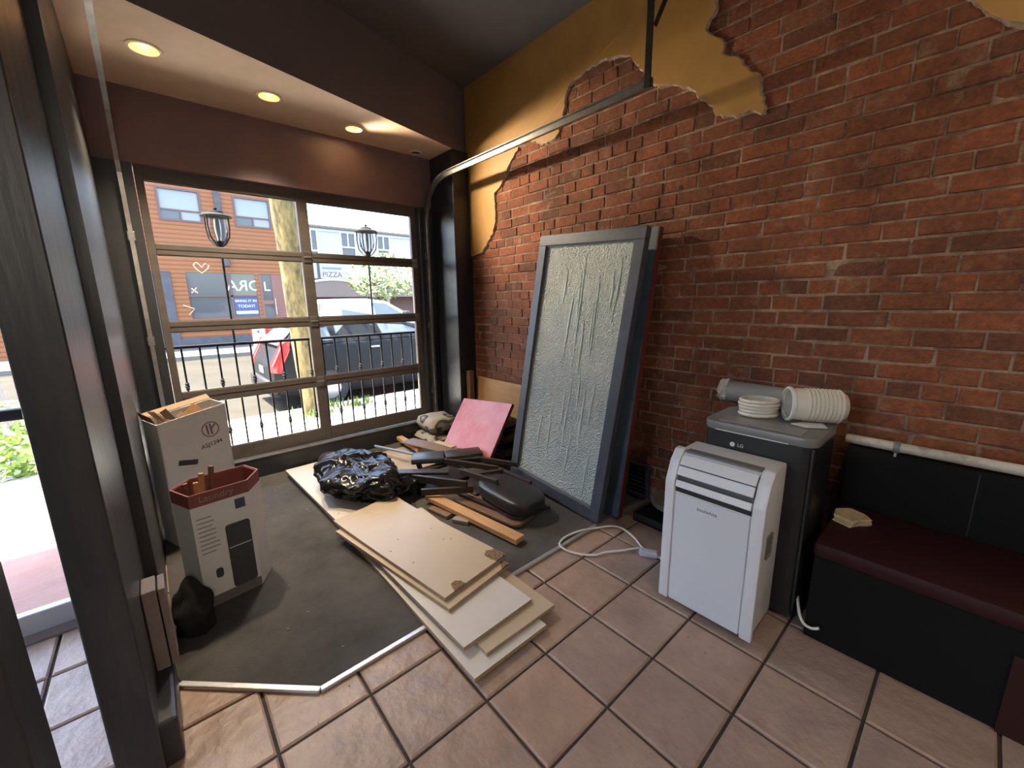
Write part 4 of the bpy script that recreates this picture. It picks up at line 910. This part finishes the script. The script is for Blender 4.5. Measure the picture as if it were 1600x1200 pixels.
mk('badge', xf(prism(rrect(.055, .085, .135, .185, .012, 3), 0, .001, 'z'), FM(0, 0)), M_print, c2)
mk('lower_band', xf(box(.0, .236, .002, .05, 0, .0008), FM(0, 0)), mat('carton_grey_print', (.18, .15, .145), .6), c2)
for k in range(9): mk('printed_line', xf(box(.015, RND.uniform(.07, .105), .455 - k * .022, .459 - k * .022, 0, .0008), FM(0, 0)), mat('mid_grey_print', (.24, .23, .225), .7), c2)
sk = thing('wood_sticks', 'few short split wood sticks poking out of the octagonal carton', 'sticks', (-.66, 1.40, .30))
for k, (x, y, tx) in enumerate(((-.70, 1.40, -.05), (-.665, 1.41, .06), (-.64, 1.40, .12), (-.675, 1.38, .0))):
    mk('stick', bar((x, y, .30), (x + tx * .3, y + .02, .60 + .03 * (k % 3)), .022, .018, .004), M_pine if k % 2 else M_brown, sk)
bb = BM(); bmesh.ops.create_icosphere(bb, subdivisions=4, radius=1)
for v in bb.verts:
    p = v.co.copy(); r = .9 + .35 * noise.noise(p * 1.6 + Vector((2, 0, 1)))
    v.co = Vector((-.768 + p.x * r * .082, 1.15 + p.y * r * .11, max(.012, .085 + p.z * r * .14)))
mk('black_pouch', bb, mat('matte_black_cloth', (.020, .019, .018), .9, spec=.2), label='small black pouch slumped beside the octagonal carton', cat='pouch', sm=180)

# ------------------------------------------------------------------ outdoors
ZG = -.42
struct('sidewalk_slab', prism([(YG + .10, -.13), (6.15, -.26), (6.15, -.6), (YG + .10, -.6)], -14, 22, 'x'), M_concrete)
struct('entry_apron', box(-3.6, -1.0, 1.72, YG + .10, -.2, -.012), M_pink)
struct('kerb', box(-14, 22, 6.15, 6.32, -.6, -.27, .01), M_kerb)
struct('road', box(-14, 26, 6.32, 16.8, -.7, ZG), M_asphalt)
struct('kerb_far', box(-14, 26, 16.8, 17.0, -.7, -.27, .01), M_kerb)
struct('sidewalk_far', box(-14, 26, 17.0, 20.2, -.7, -.26), mat('grey_far_pavement', (.062, .062, .070), .9, col2=(.048, .048, .055), nscale=2))

# railing: each baluster its own part
YRL = 3.15
rl = thing('iron_railing', 'black wrought iron railing outside the glazed door', 'railing', (.4, YRL, -.13))
mk('top_rail', box(-.72, 1.72, YRL - .02, YRL + .02, 1.105, 1.128, .004), M_iron, rl); mk('bottom_rail', box(-.72, 1.72, YRL - .015, YRL + .015, -.05, -.03, .003), M_iron, rl)
def balu(kn):
    bm = box(-.0065, .0065, -.0065, .0065, -.13, 1.106)
    if kn:
        for zc in (.38, .80) : lathe([(.007, -.035), (.016, -.022), (.012, -.012), (.019, 0), (.012, .012), (.016, .022), (.007, .035)], (0, 0, zc), 10, bm=bm)
    me = bpy.data.meshes.new('baluster'); bm.to_mesh(me); bm.free(); me.materials.append(M_iron); return me
BK, BP = balu(True), balu(False)
for k in range(-1, 20):
    o = bpy.data.objects.new('baluster', BK if k % 2 == 0 else BP); COL.objects.link(o); o.parent = rl; o.matrix_parent_inverse = WM[rl.name].inverted(); o.location = (-.566 + k * .1178, YRL, 0)
def lantern(x, label):
    t = thing('rail_lantern', label, 'lantern', (x, YRL, 1.128), 'lanterns on the railing')
    y = YRL
    mk('pole', tube([(x, y, 1.128), (x, y, 1.93)], .009, 10), M_iron, t)
    mk('cap', lathe([(.001, 2.205), (.012, 2.20), (.014, 2.19), (.006, 2.183), (.02, 2.178), (.05, 2.172), (.055, 2.158), (.095, 2.148), (.108, 2.135), (.108, 2.13), (.001, 2.132)], (x, y, 0), 28), M_iron, t, sm=40)
    mk('glass_body', lathe([(.062, 2.13), (.070, 2.05), (.064, 1.99), (.040, 1.945), (.028, 1.94)], (x, y, 0), 22), glass('lantern_glass', (.80, .82, .82), .1, 1.2), t, sm=60)
    mk('lamp_core', lathe([(.02, 2.12), (.024, 2.06), (.02, 2.0), (.012, 1.94), (.001, 1.93)], (x, y, 0), 12), M_hub, t, sm=60)
    for k in range(4):
        a = math.pi / 4 + k * math.pi / 2; c, s = math.cos(a), math.sin(a)
        mk('cage_bar', tube([(x + c * .098, y + s * .098, 2.132), (x + c * .100, y + s * .100, 2.05), (x + c * .088, y + s * .088, 1.97), (x + c * .05, y + s * .05, 1.92), (x + c * .012, y + s * .012, 1.90)], .005, 6), M_iron, t)
    mk('base', lathe([(.02, 1.945), (.034, 1.94), (.03, 1.925), (.012, 1.90), (.012, 1.88)], (x, y, 0), 16), M_iron, t, sm=40)
lantern(-.205, 'black caged lantern on a pole seen through the left door panes'); lantern(1.02, 'black caged lantern on a pole seen through the right door panes')

# street tree
tr_ = thing('street_tree', 'thick leaning tree trunk with rough bark at the kerb outside', 'tree', (1.02, 5.75, -.26))
pth = [(1.08, 5.75, -.30), (1.05, 5.75, 0), (1.01, 5.75, .7), (.985, 5.75, 1.4), (.96, 5.75, 2.2), (.935, 5.75, 3.0), (.93, 5.75, 4.2)]
tb2 = tube(spline(pth, 10), .15, 28)
for v in tb2.verts:
    c = min(spline_pts, key=lambda q: abs(q.z - v.co.z)) if False else None
    k = 1 + .10 * (1 - abs(noise.noise(Vector((v.co.x * 16, v.co.y * 16, v.co.z * 3.0)))))
    ax_ = Vector((1.0, 5.75, v.co.z)); 
    if v.co.z < .25: k += .25 * (.25 - v.co.z)
    d = v.co - Vector((1.08 - .05 * min(1, max(0, v.co.z + .3)) - .035 * max(0, v.co.z - .3) if v.co.z < 3 else .93, 5.75, v.co.z)); v.co += d * (k - 1)
mk('trunk', tb2, M_bark, tr_, sm=80)
def leaves(c, r, n, m, nm, par=None, size=.11, **kw):
    bm = BM(); rr = random.Random(int(c[0] * 100 + n))
    for _ in range(n):
        while True:
            p = Vector((rr.uniform(-1, 1), rr.uniform(-1, 1), rr.uniform(-1, 1)))
            if p.length < 1 and noise.noise(p * 2.3 + Vector(c)) > -.12: break
        q = Vector((c[0] + p.x * r[0], c[1] + p.y * r[1], c[2] + p.z * r[2])); a = Vector((rr.uniform(-1, 1), rr.uniform(-1, 1), rr.uniform(-.6, .6))).normalized(); b = a.orthogonal().normalized(); s = size * rr.uniform(.6, 1.3)
        v = [bm.verts.new(q + t) for t in (-a * s, b * s * .42, a * s, -b * s * .42)]; bm.faces.new(v)
    return mk(nm, bm, m, par, kind='stuff', **kw)
leaves((1.0, 5.75, 5.2), (2.2, 2.0, 1.3), 2200, M_leaf, 'foliage', tr_, .10)
for x, y, n in ((1.0, 5.45, 220), (1.75, 5.75, 180), (1.3, 5.9, 120)):
    bm = BM()
    for k in range(n):
        px_, py_ = x + RND.gauss(0, .16), y + RND.gauss(0, .10); h = RND.uniform(.05, .16); a = RND.uniform(0, 6); w = .012
        v = [bm.verts.new(q) for q in ((px_ - w * math.cos(a), py_ - w * math.sin(a), -.27), (px_ + w * math.cos(a), py_ + w * math.sin(a), -.27), (px_ + RND.gauss(0, .03), py_ + RND.gauss(0, .03), -.24 + h))]; bm.faces.new(v)
    mk('grass_tuft', bm, M_grass, label=['grass growing round the foot of the street tree', 'grass tuft on the kerb beside the dark car', 'grass between the street tree and the dark car'][[220, 180, 120].index(n)], cat='grass', kind='stuff')
mk('tree_stake', box(1.262, 1.312, 5.93, 5.98, -.27, 1.02, .004), mat('reddish_stake', (.26, .15, .10), .8), label='reddish wooden stake beside the street tree', cat='stake')

# vehicles
def wheel(x, y, z, r, par, side):
    w = mk('wheel', lathe([(.001, 0), (r * .60, 0), (r * .62, -.02), (r * .96, -.02), (r, .02), (r, .17), (r * .95, .20), (.001, .20)], (x, y, z), 28, (0, 1, 0)), M_tyre, par, sm=40)
    mk('hub_cap', lathe([(.001, -.025), (r * .3, -.03), (r * .58, -.012), (r * .60, .0), (.001, .0)], (x, y, z), 20, (0, 1, 0)), M_hub, w, sm=40)
def loft(prof_lo, prof_hi, y0, y1, inset, m, nm, par):
    """prof_lo/hi: matching (x,z) points of lower and upper outline"""
    bm = BM(); n = len(prof_lo)
    A = [bm.verts.new((x, y0, z)) for x, z in prof_lo]; B = [bm.verts.new((x, y1, z)) for x, z in prof_lo]
    C_ = [bm.verts.new((x, y0 + inset, z)) for x, z in prof_hi]; D = [bm.verts.new((x, y1 - inset, z)) for x, z in prof_hi]
    for i in range(n - 1):
        bm.faces.new((A[i], A[i + 1], C_[i + 1], C_[i])); bm.faces.new((B[i], D[i], D[i + 1], B[i + 1])); bm.faces.new((C_[i], C_[i + 1], D[i + 1], D[i]))
    bm.faces.new((A[0], C_[0], D[0], B[0])); bm.faces.new((A[-1], B[-1], D[-1], C_[-1]))
    bmesh.ops.recalc_face_normals(bm, faces=bm.faces[:]); return mk(nm, bm, m, par, sm=30)
# dark SUV, tail towards the left
suv = thing('parked_suv', 'dark estate-style SUV with red tail lamps parked at the near kerb', 'car', (3.0, 7.6, ZG))
y0, y1 = 6.72, 8.50
body = prism([(.78, -.12), (.72, .10), (.74, .40), (.86, .62), (.90, .70), (2.0, .74), (3.6, .74), (4.7, .64), (5.25, .42), (5.35, .1), (5.3, -.15), (4.8, -.20), (1.3, -.20)], y0, y1, 'y', .05); mk('body', body, M_carblk, suv, sm=40)
loft([(.90, .70), (1.6, .74), (2.6, .75), (3.6, .75), (4.35, .72)], [(1.20, 1.02), (1.55, 1.10), (2.3, 1.13), (3.0, 1.10), (3.55, 1.00)], y0 + .04, y1 - .04, .20, M_carblk, 'cabin', suv)
def sidewin(pts, nm='side_window', dy=.0):
    lo, hi = pts; bm = BM()
    def Y(z): return y0 + .032 + .20 * (z - .72) / .38 - .004
    v = [bm.verts.new((x, Y(z), z)) for x, z in lo + hi]; bm.faces.new(v)
    r = bmesh.ops.extrude_face_region(bm, geom=bm.faces[:]); bmesh.ops.translate(bm, vec=(0, .012, .004), verts=[g for g in r['geom'] if isinstance(g, bmesh.types.BMVert)])
    bmesh.ops.recalc_face_normals(bm, faces=bm.faces[:]); mk(nm, bm, M_carglass, suv)
sidewin(([(1.22, .78), (1.75, .79)], [(1.72, 1.02), (1.38, .99)])); sidewin(([(1.85, .79), (2.65, .79)], [(2.55, 1.05), (1.85, 1.04)])); sidewin(([(2.75, .79), (3.75, .78)], [(3.25, .99), (2.68, 1.04)]))
bm = BM(); v = [bm.verts.new(q) for q in ((.885, y0 + .16, .735), (.885, y1 - .16, .735), (1.17, y1 - .28, .995), (1.17, y0 + .28, .995))]; bm.faces.new(v); r = bmesh.ops.extrude_face_region(bm, geom=bm.faces[:]); bmesh.ops.translate(bm, vec=(-.012, 0, .010), verts=[g for g in r['geom'] if isinstance(g, bmesh.types.BMVert)]); bmesh.ops.recalc_face_normals(bm, faces=bm.faces[:]); mk('rear_window', bm, M_carglass, suv)
for ya, yb in ((y0 - .012, y0 + .20), (y1 - .20, y1 + .012)):
    mk('tail_lamp', prism([(.725, .30), (.735, .42), (.86, .66), (.92, .80), (1.04, .84), (1.02, .66), (.90, .42), (.86, .28)], ya, yb, 'y', .012), M_tail, suv, sm=40)
mk('number_plate', box(.715, .724, 7.45, 7.77, .22, .34, .002), M_white, suv); mk('rear_bumper', box(.66, .80, y0 + .02, y1 - .02, -.10, .14, .04), M_blackpl, suv, sm=40)
mk('roof_rail', tube([(1.45, y0 + .25, 1.12), (2.2, y0 + .25, 1.155), (3.1, y0 + .25, 1.12)], .014, 8), M_dark, suv)
for x in (1.62, 4.45): wheel(x, y0 - .006, ZG + .34, .335, suv, -1); wheel(x, y1 - .19, ZG + .34, .335, suv, 1)
mk('door_handle', box(2.45, 2.62, y0 - .02, y0 + .01, .60, .63, .008), M_hub, suv); mk('door_handle', box(3.45, 3.62, y0 - .02, y0 + .01, .60, .63, .008), M_hub, suv)
mk('side_mirror', box(3.70, 3.88, y0 - .12, y0 + .05, .74, .86, .04), M_carblk, suv, sm=40)
# white pickup
pk = thing('white_pickup', 'white crew cab pickup truck in the street behind the dark SUV', 'truck', (4.2, 11.5, ZG))
py0, py1 = 10.5, 12.4
mk('body', prism([(1.42, .12), (1.42, .92), (2.75, .95), (5.35, .98), (6.6, .88), (7.0, .70), (7.05, .2), (6.9, .02), (1.5, .02)], py0, py1, 'y', .05), M_carwht, pk, sm=40)
loft([(2.72, .95), (3.4, .97), (4.2, .98), (5.50, .98)], [(2.86, 1.50), (3.2, 1.565), (4.0, 1.575), (4.62, 1.50)], py0 + .03, py1 - .03, .18, M_carwht, 'cab', pk)
def pwin(q):
    bm = BM(); Yp = lambda z: py0 + .024 + .18 * (z - .97) / .56
    bm.faces.new([bm.verts.new((x, Yp(z), z)) for x, z in q]); r = bmesh.ops.extrude_face_region(bm, geom=bm.faces[:]); bmesh.ops.translate(bm, vec=(0, .014, .004), verts=[g for g in r['geom'] if isinstance(g, bmesh.types.BMVert)]); bmesh.ops.recalc_face_normals(bm, faces=bm.faces[:]); mk('side_window', bm, M_carglass, pk)
pwin([(3.30, 1.06), (4.12, 1.06), (4.08, 1.46), (3.32, 1.46)]); pwin([(4.26, 1.06), (5.20, 1.05), (4.62, 1.42), (4.22, 1.46)])
bm = BM(); bm.faces.new([bm.verts.new(q) for q in ((2.745, py0 + .22, 1.06), (2.745, py1 - .22, 1.06), (2.83, py1 - .30, 1.44), (2.83, py0 + .30, 1.44))]); r = bmesh.ops.extrude_face_region(bm, geom=bm.faces[:]); bmesh.ops.translate(bm, vec=(-.015, 0, .004), verts=[g for g in r['geom'] if isinstance(g, bmesh.types.BMVert)]); bmesh.ops.recalc_face_normals(bm, faces=bm.faces[:]); mk('rear_window', bm, M_carglass, pk)
for a, b in ((py0 - .012, py0 + .10), (py1 - .10, py1 + .012)): mk('tail_lamp', box(1.405, 1.58, a, b, .58, .88, .015), M_tail, pk, sm=40)
mk('rear_bumper', box(1.34, 1.46, py0 + .03, py1 - .03, .02, .18, .03), M_hub, pk, sm=40); mk('tailgate_handle', box(1.405, 1.425, 11.3, 11.6, .72, .78, .008), M_blackpl, pk)
for x in (2.15, 6.0): wheel(x, py0 - .006, ZG + .40, .395, pk, -1); wheel(x, py1 - .19, ZG + .40, .395, pk, 1)
mk('side_mirror', box(5.05, 5.22, py0 - .22, py0 + .03, 1.02, 1.20, .04), M_blackpl, pk, sm=40)
for x in (4.15, 5.05): mk('door_handle', box(x - .22, x - .06, py0 - .02, py0 + .01, .84, .87, .008), M_blackpl, pk)

# orange shop across the street
YO = 20.0
ob = thing('orange_shop_building', 'two-storey orange wood-clad shop across the street', 'building', (1.2, YO, -.26))
def wallgrid(x0, x1, z0, z1, holes, y0_, y1_):
    """front wall with rectangular openings"""
    xs = sorted({x0, x1, *[h[0] for h in holes], *[h[1] for h in holes]}); zs = sorted({z0, z1, *[h[2] for h in holes], *[h[3] for h in holes]}); bm = BM()
    for a, b in zip(xs, xs[1:]):
        for c, d in zip(zs, zs[1:]):
            if any(h[0] <= a and b <= h[1] and h[2] <= c and d <= h[3] for h in holes): continue
            box(a, b, y0_, y1_, c, d, bm=bm)
    bmesh.ops.remove_doubles(bm, verts=bm.verts[:], dist=.0005); return bm
HO = [(.25, 1.45, 4.70, 5.77), (2.67, 3.87, 4.70, 5.77), (.68, 3.05, .90, 2.75), (3.18, 4.20, .05, 2.75)]
mk('wall', wallgrid(-5.0, 4.95, -.26, 8.0, HO, YO, YO + .35), M_orange, ob); mk('back_wall', box(-5.0, 4.95, YO + 2.5, YO + 2.7, -.26, 8.0), M_bldg2, ob); mk('roof', box(-5.1, 4.95, YO - .1, YO + 2.8, 8.0, 8.2), M_stone, ob)
mk('stone_pier', box(-.55, .20, YO - .06, YO, -.26, 2.75), M_stone, ob); mk('stone_plinth', box(.20, 3.15, YO - .05, YO, -.26, .16), M_stone, ob); mk('downpipe', box(1.98, 2.18, YO - .10, YO, 3.9, 6.5, .01), M_stone, ob); mk('wall_lamp', box(2.0, 2.2, YO - .15, YO, 3.0, 3.35, .02), M_stone, ob)
def awin(x0, x1, z0, z1, lowm):
    w = mk('window', box(x0 - .07, x0, YO - .03, YO + .08, z0 - .07, z1 + .07, bm=box(x1, x1 + .07, YO - .03, YO + .08, z0 - .07, z1 + .07, bm=box(x0, x1, YO - .03, YO + .08, z1, z1 + .07, bm=box(x0, x1, YO - .03, YO + .08, z0 - .07, z0)))), M_trimbr, ob)
    zm = z0 + (z1 - z0) * .32; xm = (x0 + x1) / 2 - .02
    mk('transom', box(x0, x1, YO + .0, YO + .06, zm - .03, zm + .03), M_trimbr, w); mk('mullion', box(xm - .03, xm + .03, YO, YO + .06, z0, zm - .03), M_trimbr, w)
    mk('pane', box(x0, x1, YO + .03, YO + .04, zm + .03, z1), M_blind, w); mk('pane', box(x0, xm - .03, YO + .03, YO + .04, z0, zm - .03), M_winglass, w); mk('pane', box(xm + .03, x1, YO + .03, YO + .04, z0, zm - .03), lowm, w)
awin(*HO[0], M_blind); awin(*HO[1], M_blind)
sw = mk('shop_window', box(.68, 3.05, YO - .02, YO + .06, 1.78, 1.84, bm=box(2.08, 2.16, YO - .02, YO + .06, .9, 2.75)), M_trimbr, ob)
for a, b in ((.68, 2.08), (2.16, 3.05)):
    for c, d in ((.9, 1.78), (1.84, 2.75)): mk('pane', box(a, b, YO + .03, YO + .04, c, d), M_winglass if a < 1 or c < 1 else mat('olive_window_film', (.12, .12, .085), .4), sw)
mr_ = frame_mtx((2.62, YO + .025, 2.22), (1, 0, 0), (0, 0, 1)); text('window_lettering', 'ORA', .62, M_inkwhite, mr_ @ Matrix.Diagonal((-1, 1, 1, 1)), sw, .002)
bn_ = mk('banner', box(2.17, 3.04, YO + .015, YO + .028, 1.0, 1.76), mat('navy_banner', (.045, .065, .16), .5), sw)
text('banner_lettering', 'BRING IT IN', .15, M_inkwhite, frame_mtx((2.60, YO + .012, 1.60), (1, 0, 0), (0, 0, 1)), bn_, .002); text('banner_lettering', 'TODAY!', .17, M_inkwhite, frame_mtx((2.60, YO + .012, 1.38), (1, 0, 0), (0, 0, 1)), bn_, .002)
mk('banner_stripe', box(2.2, 3.0, YO + .010, YO + .014, 1.06, 1.18), M_inkwhite, bn_)
dr = mk('shop_door', box(3.18, 3.28, YO + .02, YO + .10, .05, 2.75, bm=box(3.66, 4.20, YO + .02, YO + .10, .05, 2.75, bm=box(3.28, 3.66, YO + .02, YO + .10, 1.45, 1.62, bm=box(3.28, 3.66, YO + .02, YO + .10, .05, .35)))), mat('brown_shop_door', (.17, .075, .055), .5), ob)
mk('pane', box(3.28, 3.66, YO + .05, YO + .06, .35, 1.45), M_winglass, dr); mk('pane', box(3.28, 3.66, YO + .05, YO + .06, 1.62, 2.75), M_winglass, dr); mk('push_handle', tube([(3.72, YO - .04, 1.0), (3.72, YO - .04, 1.7)], .02, 8), M_hub, dr)
text('door_lettering', 'L', .55, M_inkwhite, frame_mtx((3.46, YO + .045, 2.2), (1, 0, 0), (0, 0, 1)), dr, .002)

# pale sided building with shop fronts
wb_ = thing('pale_sided_building', 'pale two-storey building with white siding and arched shop awnings', 'building', (11, YO, -.26))
WH = [(5.30, 5.80, 3.55, 4.80), (6.95, 7.60, 3.80, 4.80), (8.80, 9.42, 3.80, 4.80), (11.6, 12.4, 3.8, 4.8)]
mk('wall', wallgrid(5.0, 18.0, 2.55, 4.95, WH, YO + .2, YO + .5), M_siding, wb_); mk('roof', box(4.98, 18.1, YO + .1, YO + 3.0, 4.95, 5.06), M_kerb, wb_)
mk('back_wall', box(5.0, 18.0, YO + 2.8, YO + 3.0, -.26, 4.95), M_bldg2, wb_)
for k in range(19): mk('siding_board', box(5.0, 18.0, YO + .165, YO + .2, 4.93 - (k + 1) * .125, 4.93 - k * .125 - .012), M_siding, wb_) if not any(h[2] < 4.93 - k * .125 and h[3] > 4.93 - (k + 1) * .125 for h in WH) else None
for x0, x1, z0, z1 in WH:
    f = mk('window', box(x0 - .07, x0, YO + .14, YO + .25, z0 - .07, z1 + .05, bm=box(x1, x1 + .07, YO + .14, YO + .25, z0 - .07, z1 + .05, bm=box(x0, x1, YO + .14, YO + .25, z0 + .32, z0 + .38, bm=box((x0 + x1) / 2 - .02, (x0 + x1) / 2 + .02, YO + .14, YO + .25, z0 + .38, z1)))), M_white, wb_)
    mk('pane', box(x0, x1, YO + .21, YO + .22, z0, z0 + .32), M_winglass, f); mk('pane', box(x0, (x0 + x1) / 2 - .02, YO + .21, YO + .22, z0 + .38, z1), M_winglass, f); mk('pane', box((x0 + x1) / 2 + .02, x1, YO + .21, YO + .22, z0 + .38, z1), M_winglass, f)
sg = mk('sign_board', box(5.05, 8.6, YO - .05, YO + .2, 2.62, 3.30), M_siding, wb_); mk('sign_post', box(5.62, 5.74, YO - .07, YO - .05, 2.6, 3.35), M_print, sg)
text('sign_lettering', 'PIZZA', .34, mat('maroon_sign_ink', (.16, .05, .05), .6), frame_mtx((6.30, YO - .054, 2.80), (1, 0, 0), (0, 0, 1)), sg, .002); mk('sign_bar', box(5.85, 6.75, YO - .056, YO - .05, 3.05, 3.15), mat('steel_blue_ink', (.15, .18, .25), .6), sg)
for cx in (6.2, 9.8, 13.4):
    a = [(max(5.03, cx + 1.75 * math.cos(math.radians(t))), 1.75 + .75 * math.sin(math.radians(t))) for t in range(0, 181, 12)]
    aw = mk('arched_awning', prism(a, YO - .5, YO + .2, 'y'), M_tan, wb_); 
    rim_ = [(max(5.06, cx + 1.82 * math.cos(math.radians(t))), 1.75 + .80 * math.sin(math.radians(t))) for t in range(0, 181, 12)]
    mk('awning_rim', tube([(x, YO - .5, z) for x, z in rim_], .05, 8), M_white, aw)
mk('shopfront_wall', wallgrid(5.0, 18, -.26, 2.55, [(5.1, 5.5, .2, 1.45), (8.2, 9.2, .3, 1.6), (11, 12.4, .3, 1.6)], YO + .22, YO + .4), M_bldg2, wb_)
mk('shop_door', box(5.1, 5.5, YO + .30, YO + .34, .2, 1.45), M_winglass, wb_); mk('shop_pane', box(8.2, 9.2, YO + .30, YO + .34, .3, 1.6), M_winglass, wb_); mk('shop_pane', box(11, 12.4, YO + .30, YO + .34, .3, 1.6), M_winglass, wb_)

# young tree across the street
yt = thing('young_street_tree', 'small leafy young tree in front of the pale building', 'tree', (7.2, 16.0, -.3))
mk('trunk', tube([(7.2, 16.0, -.3), (7.25, 16.0, 1.0), (7.15, 16.0, 2.2), (7.25, 16.0, 3.2)], [.08, .07, .06, .03], 12), mat('pale_bark', (.42, .39, .33), .9, col2=(.3, .27, .22), nscale=14), yt, sm=60)
for q in ((6.2, 16.0, 2.7), (8.4, 16.2, 2.6), (7.9, 15.8, 3.3), (6.8, 16.1, 3.2)): mk('branch', tube([(7.18, 16.0, 1.7), tuple((Vector((7.18, 16, 1.7)) + Vector(q)) / 2 + Vector((0, 0, .1))), q], [.035, .025, .012], 8), MATS['pale_bark'], yt)
leaves((7.3, 16.0, 2.55), (1.9, 1.1, 1.0), 900, mat('bright_leaves', (.11, .17, .03), .6, col2=(.17, .22, .05), nscale=2), 'foliage', yt, .13)

# by the entrance: shrub, post
sh = thing('entry_shrub', 'bright green shrub beyond the entrance door glass', 'shrub', (-2.1, 5.3, -.24))
leaves((-2.1, 5.3, .12), (.75, .5, .42), 1500, mat('lime_leaves', (.13, .22, .03), .6, col2=(.19, .28, .05), nscale=3), 'foliage', sh, .055)
mk('stem', tube([(-2.1, 5.3, -.26), (-2.08, 5.3, .1)], .02, 8), M_bark, sh)
mk('grey_post', box(-2.27, -2.05, 6.0, 6.12, -.26, 1.6, .01), mat('mauve_grey_post', (.22, .19, .19), .7), label='square grey post behind the green shrub outside the entrance', cat='post')
